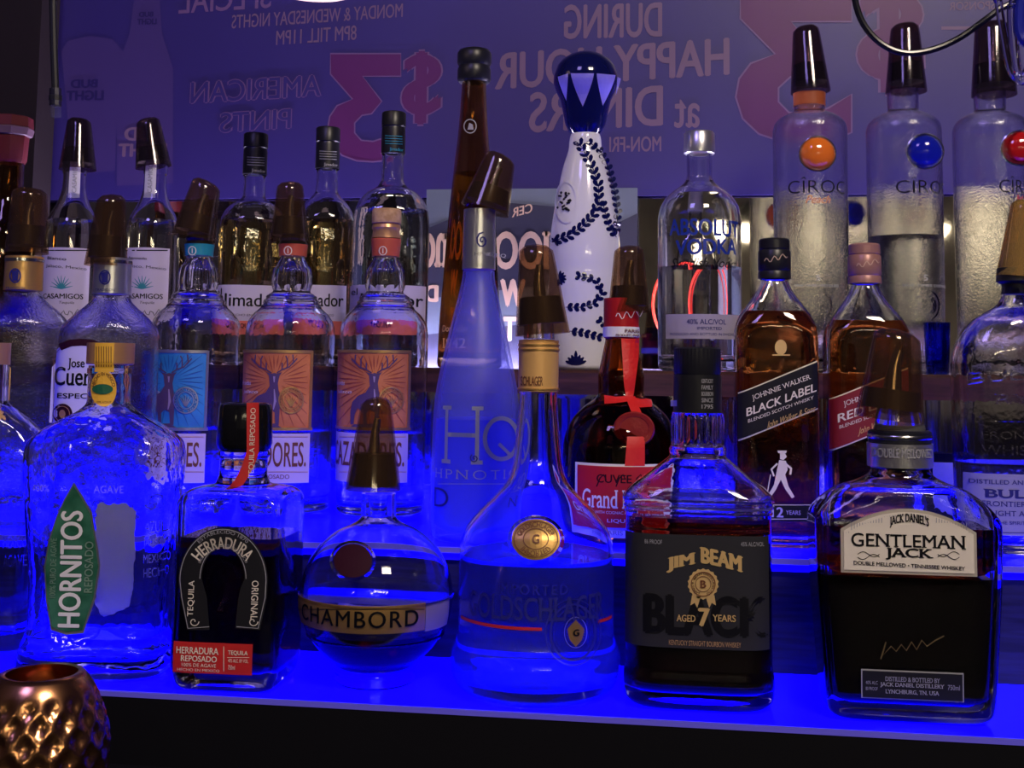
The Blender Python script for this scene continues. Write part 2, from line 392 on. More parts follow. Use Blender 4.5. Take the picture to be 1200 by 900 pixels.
# ------------------------------------------------------------------ bottles
class Bottle(Surface):
    """prof: list of (py, half-width px[, n[, depth ratio]]) from top to base; n = superellipse exponent of the section"""
    def __init__(s, name, label, cat, px, Y, zs, prof, pybase, group=None, rz=None, n=2.0, ratio=1.0, N=56):
        X = x_at(px, Y, zs); s.loc = Vector((X, Y, zs)); s.rz = -math.asin(X/math.hypot(X, Y)) if rz is None else rz
        s.root = empty(name, s.loc, s.rz); tag(s.root, label, cat, group)
        s.k = proj(s.loc)[2]/F; s.N = N; s.pybase = pybase
        off = pybase                                     # photo row of the bottom silhouette
        # rows are read on the axis: bottom silhouette row maps to z = 0
        pz = s.axis_z(pybase)
        pts = []
        for q in prof:
            nn = q[2] if len(q) > 2 else n; rr = q[3] if len(q) > 3 else ratio
            z = s.axis_z(q[0]); pts.append((z, q[1]*s.k, nn, rr))
        z_lo = min(p[0] for p in pts)
        # squash the axis so that the lowest profile row stands on the shelf, keeping the top where it is
        ztop = max(p[0] for p in pts)
        s.zlo, s.ztop = z_lo, ztop
        pts = [((z-z_lo)/(ztop-z_lo)*ztop, a, b, c) for z, a, b, c in pts][::-1]
        s.P = pts; zs_ = [p[0] for p in pts]
        s.fa = pchip(zs_, [p[1] for p in pts]); s.fn = pchip(zs_, [p[2] for p in pts]); s.fr = pchip(zs_, [p[3] for p in pts])
        s.y0 = -pts[0][1]*pts[0][3]; s.H = ztop; s.wrapn = n
    def axis_z(s, py):
        o, d = s._ray(*(s.pxcol(py), py)); t = -o.y/d.y
        return (o+d*t).z
    def pxcol(s, py):                                    # photo column of the axis near row py
        z = 0.0
        for _ in range(6):
            p, q, dd = proj(s.loc+Vector((0, 0, z))); z += (q-py)*dd/F
        return p
    def zz(s, py):                                       # photo row on the axis -> squashed local height
        return (s.axis_z(py)-s.zlo)/(s.ztop-s.zlo)*s.ztop
    def abn(s, z):
        a = s.fa(z); return a, a*s.fr(z), s.fn(z)
    def front(s, x, z):
        a, b, n = s.abn(min(max(z, 0), s.H)); q = min(abs(x)/max(a, 1e-6), 0.999)
        return -b*(1-q**n)**(1/n)
    def arc_u(s, x, z):
        a, b, n = s.abn(min(max(z, 0), s.H))
        if n > 2.6: return x
        return a*math.asin(max(-0.999, min(0.999, x/a)))
    def arc_x(s, u, z):
        a, b, n = s.abn(min(max(z, 0), s.H))
        if n > 2.6: return u
        return a*math.sin(max(-1.5, min(1.5, u/a)))
    def pos(s, x, z, off=0.0):
        e = 0.0008; y = s.front(x, z)
        dx = (s.front(x+e, z)-s.front(x-e, z))/(2*e); dz = (s.front(x, z+e)-s.front(x, z-e))/(2*e)
        dx = max(-4, min(4, dx)); dz = max(-3, min(3, dz))
        nrm = Vector((dx, -1, dz)).normalized()
        return (x+nrm.x*off, y+nrm.y*off, z+nrm.z*off)
    def ring(s, z, inset=0.0, flute=None):
        a, b, n = s.abn(z); a = max(a-inset, 0.0006); b = max(b-inset, 0.0006); R = []
        for k in range(s.N):
            t = 2*PI*(k+0.5)/s.N; g = 1.0
            if flute and flute[0] <= z <= flute[1]: g = 1+flute[3]*math.cos(flute[2]*t)*min(1, (z-flute[0])/0.004, (flute[1]-z)/0.004)
            R.append((a*sexp(math.cos(t), n)*g, b*sexp(math.sin(t), n)*g, z))
        return R
    def loft(s, rings, cap0=True, cap1=True):
        V = [v for r in rings for v in r]; n = s.N; Fc = []
        for i in range(len(rings)-1):
            for k in range(n): Fc.append((i*n+k, i*n+(k+1) % n, (i+1)*n+(k+1) % n, (i+1)*n+k))
        for c, i in ((cap0, 0), (cap1, len(rings)-1)):
            if c:
                z = rings[i][0][2]; V.append((0, 0, z)); m = len(V)-1
                Fc += [((m, i*n+(k+1) % n, i*n+k) if i == 0 else (m, i*n+k, i*n+(k+1) % n)) for k in range(n)]
        return V, Fc
    def zlist(s, z0, z1, sub=5):
        L = sorted(set([z0, z1]+[p[0] for p in s.P if z0 < p[0] < z1])); out = []
        for a, b in zip(L, L[1:]):
            m = max(1, min(sub, int((b-a)/0.0012)+1)); out += [a+(b-a)*i/m for i in range(m)]
        return out+[L[-1]]
    def glass(s, m, top=None, wall=0.0028, floor=0.009, heel=0.005, flute=None, solid=False, name='glass_body', punt=0.004, z_in=None):
        """outer and inner wall as one closed shell with a thick bottom"""
        zt = s.H if top is None else s.zz(top)
        R = []
        for i in range(5):                               # heel rounding
            t = PI/2*i/4; R.append(s.ring(heel*(1-math.cos(t)) if i else 0.0, heel*(1-math.sin(t)), None))
        R += [s.ring(z, 0, flute) for z in s.zlist(heel*1.05, zt)]
        if not solid:
            fl = floor; iz = s.zlist(fl+0.006, zt)
            R += [s.ring(z, min(wall, s.fa(z)*0.45)) for z in iz[::-1]]
            R.append(s.ring(fl+0.002, wall+0.003)); R.append(s.ring(fl, wall+0.008))
            V, Fc = s.loft(R, True, False)
            V.append((0, 0, fl+punt)); mI = len(V)-1; i = len(R)-1; n = s.N
            Fc += [(mI, i*n+k, i*n+(k+1) % n) for k in range(n)]
        else: V, Fc = s.loft(R)
        s.wall = wall; s.floorz = floor
        return obj(name, V, Fc, m, s.root, True, 50)
    def liquid(s, m, level, over=0.0004, name='liquid', bottom=None):
        zt = s.zz(level); z0 = (s.floorz-0.0005) if bottom is None else s.zz(bottom)
        R = [s.ring(z0, s.wall+0.008), s.ring(z0+0.0025, s.wall+0.003)]+[s.ring(z, min(s.wall, s.fa(z)*0.45)-over) for z in s.zlist(z0+0.0062, zt)]
        V, Fc = s.loft(R); return obj(name, V, Fc, m, s.root, True, 50)
    def sleeve(s, name, m, t, b, ex=0.0006, sub=3, cap=True):
        """a close-fitting cap, foil or band between photo rows t and b following the profile"""
        z1, z0 = s.zz(t), s.zz(b); R = [s.ring(z0, -ex*0.2)]+[s.ring(z, -ex) for z in s.zlist(z0, z1, sub)]+[s.ring(z1, -ex*0.2)]
        V, Fc = s.loft(R, True, cap); return obj(name, V, Fc, m, s.root, True, 50)
    def turned(s, name, m, rows, n=40, bev=0.0006, ribs=0, dy=0.0):
        """a turned piece: rows of (py, half-width px), top to bottom, on the bottle axis"""
        pr = [(hw*s.k, s.zz(py)) for py, hw in rows][::-1]; V = []; Fc = []; n = n if not ribs else ribs*2
        for r, z in pr:
            for k in range(n):
                g = 1.0 if not ribs else (1.012 if k % 2 else 0.985); V.append((r*g*math.cos(2*PI*k/n), r*g*math.sin(2*PI*k/n), z))
        for i in range(len(pr)-1):
            for k in range(n): Fc.append((i*n+k, i*n+(k+1) % n, (i+1)*n+(k+1) % n, (i+1)*n+k))
        Fc += [tuple(range(n))[::-1], tuple((len(pr)-1)*n+k for k in range(n))]
        return obj(name, V, Fc, m, s.root, True, 40)
    def loc2(s, px, py, y=0.0):
        o, d = s._ray(px, py); t = (y-o.y)/d.y; return o+d*t
    def cover(s, bot, top, hb, ht, slant=0.35, m=None, collar=(0.12, 0.42), flat=0.75, m2=None):
        """tinted pourer cover: bot/top = photo centre of the open rim and of the tip"""
        A = s.loc2(*bot); B = s.loc2(*top); ax = (B-A); L = ax.length; ax.normalize()
        sx = Vector((ax.z, 0, -ax.x)).normalized(); sy = ax.cross(sx)*-1; n = 36; k = s.k
        def shell(t0, t1, inset, cap, steps=9):
            R = []
            for i in range(steps+1):
                t = t0+(t1-t0)*i/steps; r = (hb+(ht-hb)*t)*k-inset; f = 1-(1-flat)*max(0, t)**1.5
                if t > 0.90: q = (t-0.90)/0.10; r *= math.sqrt(max(0.02, 1-0.55*q**3))
                R.append([A+ax*(L*t)+sx*(r*math.cos(2*PI*j/n))+sy*(r*f*math.sin(2*PI*j/n))+ax*(slant*r*math.cos(2*PI*j/n)*max(0, t-0.3)) for j in range(n)])
            return R
        R = shell(0, 1, 0, True, 18)
        R2 = [[v for v in r] for r in shell(0, 0.985, 0.0013, True, 18)]
        V = []; Fc = []
        allr = R2[::-1]+R
        for r in allr: V += r
        for i in range(len(allr)-1):
            for j in range(n): Fc.append((i*n+j, i*n+(j+1) % n, (i+1)*n+(j+1) % n, (i+1)*n+j))
        for i in (0, len(allr)-1):
            c = sum((Vector(v) for v in allr[i]), Vector())/n + ax*(0.0015 if i else 0.0012); V.append(c); q = len(V)-1
            Fc += [(q, i*n+j, i*n+(j+1) % n) if i else (q, i*n+(j+1) % n, i*n+j) for j in range(n)]
        cv = obj('pourer_cover', V, Fc, m or m2 or SMOKE, s.root, True, 60)
        # dark stopper skirt and steel spout inside
        mb = MB(); r_ = shell(collar[0], collar[1], 0.0022, False, 4); V = [v for q in r_ for v in q]; Fc = []
        for i in range(4):
            for j in range(n): Fc.append((i*n+j, i*n+(j+1) % n, (i+1)*n+(j+1) % n, (i+1)*n+j))
        Fc += [tuple(range(n))[::-1], tuple(4*n+j for j in range(n))]
        obj('stopper_skirt', V, Fc, RUBBER, cv, True, 40)
        mb = MB(); mb.tube([A+ax*L*collar[1], A+ax*L*0.62, A+ax*L*0.78+sx*ht*k*0.15], [ht*k*0.42, ht*k*0.30, ht*k*0.24], 14)
        mb.build('spout', STEEL if m is None else RUBBER, cv)
        return cv
    def cork(s, rows, m=RUBBER):
        return s.turned('pourer_stopper', m, rows)

# ================================================================== the setting
def box_obj(name, x0, x1, y0, y1, z0, z1, m, parent=None, bev=0.0):
    mb = MB(); mb.box(x0, x1, y0, y1, z0, z1); o = mb.build(name, m, parent, False)
    if bev: b = o.modifiers.new('b', 'BEVEL'); b.width = bev; b.segments = 2
    return o
XL, XR = -1.05, 0.75
ACRYL = mat('glowing_blue_acrylic', (0.01, 0.006, 0.30), 0.22, emit=(0.0015, 0.0, 1.0), es=2.6, coat=0.2)
N_, L_, B_ = nodes(ACRYL)
_tc = N_.new('ShaderNodeTexCoord'); _n = N_.new('ShaderNodeTexNoise'); _n.inputs['Scale'].default_value = 5; _r = N_.new('ShaderNodeMapRange')
_r.inputs[3].default_value = 2.0; _r.inputs[4].default_value = 3.0
L_.new(_tc.outputs['Object'], _n.inputs['Vector']); L_.new(_n.outputs['Fac'], _r.inputs[0]); L_.new(_r.outputs[0], B_.inputs['Emission Strength'])
EDGE = mat('acrylic_edge', (0.12, 0.11, 0.4), 0.3, emit=(0.05, 0.03, 0.5), es=0.4)
RISER = grain(mat('dark_riser_board', rough=0.35), (0.008, 0.007, 0.035), (0.02, 0.018, 0.09), 18, (1, 1, 14))
WOOD = grain(mat('dark_brown_wood', rough=0.4), (0.035, 0.012, 0.010), (0.10, 0.035, 0.025), 14, (1, 6, 12))
BLACKW = bumpy(mat('black_bar_front', (0.005, 0.005, 0.007), 0.7, spec=0.12), 40, 0.2, 0.001)

bar = empty('glowing_step', (0, Y1, Z1-0.2))
tag(bar, 'glowing blue front step with a black front board under the nearest bottles', 'display')
def at0(o): o.location = Vector((0, 0, 0))-bar.location; return o
at0(box_obj('lower_step_top', XL, XR, Y1+0.002, Y2+0.02, Z1-0.008, Z1, ACRYL, bar))
at0(box_obj('step_edge_strip', XL, XR, Y1-0.002, Y1+0.0019, Z1-0.003, Z1+0.0003, EDGE, bar))
at0(box_obj('front_board', XL, XR, Y1-0.0015, Y1+0.0018, 0.0, Z1-0.0032, BLACKW, bar))
bar = empty('glowing_step', (0, Y2, Z1)); tag(bar, 'raised glowing blue step with dark riser, behind the front row', 'display')
at0(box_obj('riser_board', XL, XR, Y2+0.006, Y2+0.02, Z1+0.0002, Z2-0.0102, RISER, bar))
at0(box_obj('upper_step_top', XL, XR, Y2+0.002, 1.455, Z2-0.010, Z2, ACRYL, bar))
at0(box_obj('step_edge_strip', XL, XR, Y2-0.002, Y2+0.0019, Z2-0.004, Z2+0.0003, EDGE, bar))
ws = empty('wooden_shelf', (0, Y3, Z3-0.02)); tag(ws, 'dark brown wooden plank shelf across the back under the tallest bottles', 'shelf')
for o in (box_obj('shelf_board', XL, XR, Y3, YB-0.085, Z3-0.024, Z3, WOOD, ws), box_obj('nosing', XL, XR, Y3-0.004, Y3-0.0002, Z3-0.026, Z3-0.003, WOOD, ws)):
    o.location = -ws.location
MIRR = bumpy(mat('aged_mirror', (0.62, 0.58, 0.60), 0.06, metal=1.0), 12, 0.05, 0.002, stretch=(1, 1, 1))
MIRR2 = bumpy(mat('tinted_mirror', (0.50, 0.46, 0.44), 0.03, metal=1.0), 160, 0.01, 0.0001)
zb = on_y(600, 232, YB).z                                # foot of the banner
tag(box_obj('wall_back', XL-0.3, XR+0.3, YB+0.012, YB+0.06, Z1-0.3, 2.4, mat('dark_wall', (0.02, 0.015, 0.03), 0.7)), kind='structure')
tag(box_obj('back_mirror', XL, XR, YB, YB+0.010, Z3+0.002, zb+0.03, MIRR2), 'dark mirror strip between the wooden shelf and the purple banner', 'mirror')
tag(box_obj('riser_mirror', XL, XR, 1.458, 1.466, Z2-0.01, Z3-0.0262, MIRR), 'mirror behind the glowing step, below the wooden shelf', 'mirror')

# banner -------------------------------------------------------------------
BANN = mat('banner_vinyl', (0.030, 0.018, 0.17), 0.40, coat=0.0, spec=0.6)
bY = YB-0.012
bz1 = on_y(600, -160, bY).z
ban = empty('happy_hour_banner', (0, bY, zb)); tag(ban, 'large purple banner hung behind the bottles, its lettering reversed', 'banner')
def panel_obj(name, root, S, px0, px1, py0, py1, off, m, th=0.002):
    P = [S.pos(*S.hit(a, b), off) for a, b in ((px0, py1), (px1, py1), (px1, py0), (px0, py0))]
    V = [(p[0], p[1], p[2]) for p in P]+[(p[0], p[1]+th, p[2]) for p in P]
    return obj(name, V, [(0, 1, 2, 3), (7, 6, 5, 4), (0, 4, 5, 1), (1, 5, 6, 2), (2, 6, 7, 3), (3, 7, 4, 0)], m, root, smooth=False)
BS = Panel(bY, ban, 0, Vector((0, bY, zb)))
mb = MB(); mb.box(-0.955, XR, 0, 0.003, 0, bz1-zb); sh = mb.build('vinyl_sheet', BANN, ban, False)
INKV = mat('banner_grey_ink', (0.17, 0.10, 0.20), 0.45); INKP = mat('banner_pink_ink', (0.10, 0.012, 0.12), 0.4)
INKO = mat('banner_outline_ink', (0.16, 0.085, 0.24), 0.4); INKB = mat('banner_navy_ink', (0.02, 0.012, 0.12), 0.4)
INKT = mat('banner_pale_ink', (0.055, 0.032, 0.18), 0.4)
I = Ink(BS, sh, 0.0006)
def rev(t, a, b, c, d, m, bold=0.02, off=None, **k): I.txt(t, a, b, c, d, m, bold, flip=True, off=off, **k)
rev('DURING', 661, 776, 4, 45, INKV, 0.03, off=0.0007)
rev('HAPPY HOUR', 580, 855, 53, 97, INKV, 0.03, slope=-12)
rev('DINERS', 620, 777, 104, 152, INKV, 0.03, slope=-6, off=0.0008)
rev('at', 790, 820, 116, 150, INKV, 0.02)
rev('MON-FRI', 714, 775, 160, 178, INKV, 0.02)
rev('SPONSOR', 1112, 1166, 2, 12, INKV, 0.02)
I.poly([(1103, 31), (1148, 31), (1148, 35), (1103, 35)], INKV)
rev('MONDAY & WEDNESDAY NIGHTS', 272, 472, 11, 27, INKV, 0.01, slope=-8)
rev('8PM TILL 11PM', 324, 418, 33, 50, INKV, 0.01, slope=-4, off=0.0008)
rev('SPECIAL', 210, 318, -16, 13, INKO, 0.012, slope=-4)
def outl(t, a, b, c, d, **k):
    rev(t, a, b, c, d, INKO, 0.055, off=0.0004, **k); rev(t, a+1, b-1, c+1, d-1, BANN, 0.012, off=0.0009, **k)
outl('AMERICAN', 223, 377, 91, 118, slope=-6); outl('PINTS', 257, 342, 129, 154, slope=-4)
def arcp(cx, cy_, rx, ry, a0, a1, n=18): return [(cx+rx*math.cos(math.radians(a0+(a1-a0)*k/n)), cy_+ry*math.sin(math.radians(a0+(a1-a0)*k/n))) for k in range(n+1)]
def big3(x0, y0, x1, y1, k):                             # reversed flat-topped 3
    W, H = x1-x0, y1-y0
    U = [(.04, 0), (1, 0), (1, .21), (.48, .21), (.74, .44), (.60, .555), (.47, .57), (.37, .64), (.37, .73), (.46, .80), (.62, .81), (.80, .77), (1, .68), (1, .93), (.84, .98), (.62, 1.0), (.40, .99), (.20, .94), (.06, .84), (0, .70), (.03, .58), (.13, .48), (.34, .42), (.04, .19)]
    P = [(x0+W*u, y0+H*v) for u, v in U]; I.poly(P, INKP, 0.0005); I.stroke(P, 2.2 if W > 100 else 1.7, INKO, close=True, off=0.0009)
def bigD(cx, cy_, w_, h, k):                             # reversed dollar sign
    rev('$', cx-w_/2-2, cx+w_/2+2, cy_-h/2-2, cy_+h/2+2, INKO, 0.06, off=0.0005); rev('$', cx-w_/2, cx+w_/2, cy_-h/2, cy_+h/2, INKP, 0.035, off=0.0009)
big3(384, 63, 470, 190, 0.5); bigD(494, 103, 46, 86, 0.45)
big3(862, -12, 998, 168, 0.6); bigD(1043, 47, 78, 128, 0.5)
# faded glass and bottle printed on the banner's end
I.poly([(72, 60), (80, 48), (105, 42), (132, 46), (146, 62), (138, 110), (135, 200), (84, 205), (78, 120)], INKT, 0.0004)
I.poly([(160, -20), (186, -20), (190, 40), (203, 80), (203, 215), (137, 218), (137, 80), (152, 40)], INKT, 0.0005)
rev('BUD', 83, 115, 93, 103, INKB, 0.05, off=0.0008); rev('LIGHT', 78, 122, 106, 118, INKB, 0.05, off=0.0008)
rev('BUD', 163, 180, 14, 20, INKB, 0.05, off=0.0009); rev('LIGHT', 161, 184, 22, 29, INKB, 0.05, off=0.0009)
rev('BUD', 146, 190, 149, 165, INKV, 0.05, off=0.0009); rev('LIGHT', 139, 196, 168, 184, INKV, 0.05, off=0.0009)
I.flush()
# unseen light strip added to brighten the foot of the banner, and a warm lamp hanging above it
led = empty('added_light_strip', (0, YB-0.045, Z3-0.024)); tag(led, 'thin pale violet light strip added in the gap behind the wooden shelf to brighten the banner', 'light strip')
mb = MB(); mb.box(-0.93, 0.55, -0.006, 0.006, 0, 0.006); mb.build('channel', mat('grey_aluminium', (0.3, 0.3, 0.32), 0.4, metal=0.8), led, False)
mb = MB(); mb.box(-0.92, 0.54, -0.004, 0.004, 0.0061, 0.009); mb.build('diffuser', mat('added_violet_led', (0.5, 0.5, 0.8), 0.5, emit=(0.70, 0.62, 1.0), es=330), led, False)
# poster beneath the banner ---------------------------------------------------
pY = YB-0.03
POSTB = mat('poster_grey_blue', (0.14, 0.17, 0.23), 0.45); SLATE = mat('poster_slate', (0.035, 0.035, 0.07), 0.45)
pb = on_y(625, 432, pY); pst = empty('beer_poster', (0, pY, Z3)); tag(pst, 'grey-blue poster with peach reversed letters leaning behind the tall brown bottle', 'poster')
PS = Panel(pY, pst, 0, Vector((0, pY, Z3)))
mb = MB()
xa, za = PS.hit(500, 222); xb, _ = PS.hit(747, 222); mb.box(xa, xb, 0, 0.004, 0.0, za); pc = mb.build('card', POSTB, pst, False)
I = Ink(PS, pc, 0.0005)
I.poly([(500, 268), (560, 243), (600, 238), (650, 242), (700, 262), (722, 262), (747, 250), (747, 432), (500, 432)], SLATE, 0.0003)
I.poly([(500, 350), (745, 322), (745, 366), (500, 392)], POSTB, 0.0004)
I.ring('CER', 632, 330, 87, 9, 17, -12, PEACH, 0.02) if False else I.txt('CER', 600, 624, 241, 252, PEACH, 0.02, flip=True, slope=-6)
I.txt('lOOP', 560, 645, 271, 316, PEACH, 0.04, flip=True, serif=True); I.txt('no', 494, 526, 273, 314, PEACH, 0.04, flip=True, serif=True)
I.txt('W', 586, 616, 327, 360, PEACH, 0.06, flip=True); I.txt('D', 497, 514, 334, 354, PEACH, 0.06, flip=True)
I.txt('T', 589, 606, 371, 400, PEACH, 0.05, flip=True)
I.flush()
# lamps of the room, behind the viewer: the mirror shows them ------------------
LAMP = mat('warm_lamp_glow', (1, 0.85, 0.6), 0.5, emit=(1.0, 0.86, 0.56), es=22)
yl = -1.7
def lamp_for(px, py, r):
    d = ray(px, py); t = (2*YB-yl)/d.y; p = CAM+d*t
    o = empty('pendant_lamp', (p.x, yl, p.z))
    mb = MB(); mb.lathe([(r*0.05, -r*0.62), (r*0.4, -r*0.57), (r*0.7, -r*0.42), (r*0.9, -r*0.2), (r*0.95, 0.0)], 28); mb.build('diffuser', LAMP, o)
    mb = MB(); mb.lathe([(r*1.0, 0.003), (r*1.02, 0.006), (r*0.35, 0.09), (r*0.1, 0.11)], 24, cap0=False); mb.build('shade', BLACKP, o)
    mb = MB(); mb.tube([(0, 0, 0.1), (0, 0, 0.9)], 0.003); mb.build('cord', RUBBER, o)
    return o
for px, lb in ((880, 'first'), (944, 'second'), (1008, 'third'), (1084, 'fourth'), (1162, 'last')):
    tag(lamp_for(px, 266, 0.098), 'warm pendant lamp mirrored behind the bottles, %s of the row' % lb, 'lamp', 'pendant lamps mirrored in the back')
for px, lb in ((820, 'the bottle with bold navy lettering'), (96, 'the slim white-labelled bottles'), (283, 'the left amber bottle'), (372, 'the right amber bottle'), (452, 'the bluish clear bottle')):
    tag(lamp_for(px, 300, 0.075), 'warm pendant lamp mirrored behind '+lb, 'lamp', 'pendant lamps mirrored in the back')
# glowing ring before the mirror, standing in for a red neon's reflection
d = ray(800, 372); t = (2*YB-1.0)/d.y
ring = empty('neon_reflection', (0, 0, 0)); tag(ring, 'red neon ring glowing beside the clear bottle with blue lettering', 'neon sign')
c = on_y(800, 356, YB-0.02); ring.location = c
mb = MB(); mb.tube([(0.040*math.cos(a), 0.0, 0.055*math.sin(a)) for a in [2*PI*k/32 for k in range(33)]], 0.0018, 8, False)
mb.build('glass_tube', mat('red_neon_reflection', (1, 0.1, 0.05), 0.4, emit=(1.0, 0.03, 0.03), es=0.9), ring)
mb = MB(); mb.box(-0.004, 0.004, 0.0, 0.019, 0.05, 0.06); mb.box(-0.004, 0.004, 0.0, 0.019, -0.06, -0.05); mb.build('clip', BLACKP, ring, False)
# warm lamp just inside the top of the frame
p = on_y(368, -32, 1.2); o = empty('ceiling_lamp', p); tag(o, 'warm white lamp shade at the top edge above the mirrored banner', 'lamp')
mb = MB(); mb.lathe([(0.046, -0.018), (0.048, -0.014), (0.040, 0.03), (0.02, 0.06)], 40); mb.build('shade', mat('lit_cream_shade', (0.9, 0.75, 0.6), 0.5, emit=(1.0, 0.68, 0.45), es=0.9), o)
mb = MB(); mb.tube([(0, 0, 0.06), (0, 0, 0.3)], 0.003); mb.build('cord', RUBBER, o)

# ================================================================== bottles, front row
def pt(f, n=1): return [f(i/n) for i in range(n+1)]
T1, T2, T3 = Z1, Z2, Z3
def horn(px, label, group, rz, full=True):
    prof = [(404, 26), (426, 26), (428, 24), (470, 24.5), (480, 34, 2.3), (492, 58, 2.8), (505, 76, 3.4), (518, 87, 3.8), (535, 89, 4), (600, 84, 4), (690, 77, 4), (725, 77, 4), (750, 84, 4), (772, 88, 3.6), (782, 86, 3.4)]
    b = Bottle('tequila_bottle', label, 'bottle', px, 0.922, T1, prof, 782, group, rz, ratio=0.62 if full else .62)
    b.P = b.P; return b
b = Bottle('tequila_bottle', 'clear shouldered tequila bottle with a green leaf-shaped label, front row', 'bottle', 113, 0.900, T1,
    [(403, 27, 2, 1), (426, 27, 2, 1), (428, 24.5, 2, 1), (470, 25, 2, 1), (480, 34, 2.2, .95), (492, 56, 2.6, .8), (505, 76, 3.2, .68), (518, 87, 3.8, .62), (535, 89, 4, .62), (600, 84, 4, .62), (690, 76, 4, .62), (725, 76, 4, .62), (750, 84, 4, .62), (772, 87, 3.6, .62), (782, 85, 3.4, .62)], 782, rz=0.12, N=72)
b.glass(bumpy(mat('rippled_glass', (0.96, 0.97, 1.0), 0.0, trans=1.0), 26, 0.7, 0.004), top=428, wall=0.004, floor=0.014, heel=0.008); b.liquid(CLEARL, 735)
b.sleeve('copper_cap', COPPERF, 402, 427, 0.0004)
tx = b.sleeve('neck_ring', GLASS, 431, 437, 0.001, 2)
seal = sheet(b, b.root, 'neck_seal', YELLOW, 112, 133, 402, 436, 8, 10, 0.0009)
I = Ink(b, seal, 0.0017); I.poly(ell(122, 456, 14, 22, 24), YELLOW, 0.0014, name='seal_medallion'); I.poly(ell(121, 456, 11, 6, 20), GREENI, 0.0020)
for k in range(7): I.stroke([(114.5+k*2.6, 406), (114.5+k*2.6, 430)], 0.8, BROWNI)
I.ring('HECHO EN MEXICO', 122, 456, 11, 4, -80, 80, BROWNI, 0.02, ry=18); I.txt('100% AGAVE', 114, 130, 470, 474, BROWNI); I.flush()
leafp = [(87, 565), (98, 582), (108, 600), (114, 634), (118, 664), (112, 702), (98, 742), (78, 744), (60, 738), (54, 702), (52, 664), (57, 634), (66, 606), (76, 584)]
def inset(pts, k):
    cx = sum(p[0] for p in pts)/len(pts); cy_ = sum(p[1] for p in pts)/len(pts); return [(cx+(p[0]-cx)*k, cy_+(p[1]-cy_)*(1-(1-k)*0.6)) for p in pts]
I = Ink(b, b.root, 0.0010, 'label'); I.poly(leafp, SILVER, 0.0006); I.flush()
lab = [o for o in b.root.children if o.name.startswith('label')][0]
I = Ink(b, lab, 0.0016); I.poly(inset(leafp, 0.93), GREENLAB, 0.0011, 'label_field')
I.txt('HORNITOS', 71, 97, 598, 735, WHITE, 0.03, rot=90); I.txt('REPOSADO', 100, 110, 634, 694, mat('pale_green_ink', (0.20, 0.34, 0.24), 0.5), 0.01, rot=90)
I.txt('100% PURO DE AGAVE', 60, 67, 630, 700, MATS['pale_green_ink'], 0.01, rot=90); I.flush()
I = Ink(b, b.root, 0.0004, 'embossed_lettering')
for t, a, c, d, e in (('AGAVE', 110, 145, 569, 578), ('100%', 40, 58, 568, 576), ('AGAVE', 170, 196, 596, 604), ('AZUL', 170, 198, 610, 624), ('JALISCO', 168, 200, 630, 641), ('MEXICO', 168, 200, 648, 658), ('HECHO', 168, 198, 664, 674)): I.txt(t, a, c, d, e, GLASSE, 0.01)
I.flush()
class Back(Surface):                                     # rear wall of a bottle
    def __init__(s, b, inset=0.0): s.b = b; s.loc = b.loc; s.rz = b.rz; s.y0 = -b.y0; s.i = inset
    def front(s, x, z): return -s.b.front(x, z)
    def pos(s, x, z, off=0.0): return (x, -s.b.front(x, z)+0.0004-off, z)
I = Ink(Back(b), b.root, -0.0008, 'back_label'); I.poly([(113, 592), (150, 588), (160, 600), (158, 690), (150, 712), (120, 722), (110, 700)], PAPER); I.flush()

b2 = Bottle('tequila_bottle', 'cropped clear bottle at the left edge beside the green-labelled one', 'bottle', -32, 0.955, T1,
    [(420, 24, 2, 1), (468, 25, 2, 1), (480, 38, 2.3, .9), (505, 66, 3.2, .5), (522, 74, 3.8, .46), (540, 76, 4, .46), (690, 68, 4, .46), (735, 74, 4, .46), (752, 70, 3.4, .46)], 752, rz=0.1)
b2.glass(GLASSW, wall=0.004, floor=0.014, heel=0.008); b2.liquid(CLEARL, 610)
I = Ink(b2, b2.root, 0.0004, 'embossed_lettering')
for t, a, c, d, e in (('JALISCO', 4, 38, 590, 603), ('MEXICO', 4, 38, 628, 642), ('AGAVE', 4, 36, 650, 664)): I.txt(t, a, c, d, e, GLASSE, 0.01)
I.flush(); b2.sleeve('cap', COPPERF, 402, 427, 0.0004)

# square dark tequila -----------------------------------------------------------
b = Bottle('square_tequila_bottle', 'square dark bottle with black horseshoe label and red strip, black stopper', 'bottle', 277, 0.895, T1,
    [(560, 29, 2, 1), (566, 32, 2.2, 1), (572, 56, 3.2, .95), (579, 62, 6, .90), (590, 64, 8, .90), (640, 64, 8, .90), (770, 64, 8, .93), (790, 61, 7, .93), (803, 58, 6, .93)], 803, rz=0.03, N=88)
b.glass(GLASSW, top=566, wall=0.0045, floor=0.014, heel=0.005)
b.liquid(mat('dark_tequila', (0.16, 0.05, 0.02), 0.0, trans=1.0, ior=1.33), 625)
b.turned('glass_neck', GLASS, [(527, 29), (532, 31), (536, 28), (556, 28), (566, 32)])
st = b.turned('stopper', mat('black_lacquer', (0.006, 0.006, 0.008), 0.12), [(470, 25), (472, 30), (476, 31.5), (518, 33), (524, 31), (528, 27)])
class Cyl(Surface):                                      # vertical cylinder round the bottle axis, for bands and seals
    def __init__(s, b, r): s.loc = b.loc; s.rz = b.rz; s.r = r*b.k; s.y0 = -s.r; s.b = b
    def front(s, x, z): q = min(abs(x), s.r*0.995); return -math.sqrt(s.r*s.r-q*q)
    def pos(s, x, z, off=0.0):
        y = s.front(x, z); k = (s.r+off)/s.r; return (x*k, y*k, z)
cs = Cyl(b, 33.2)
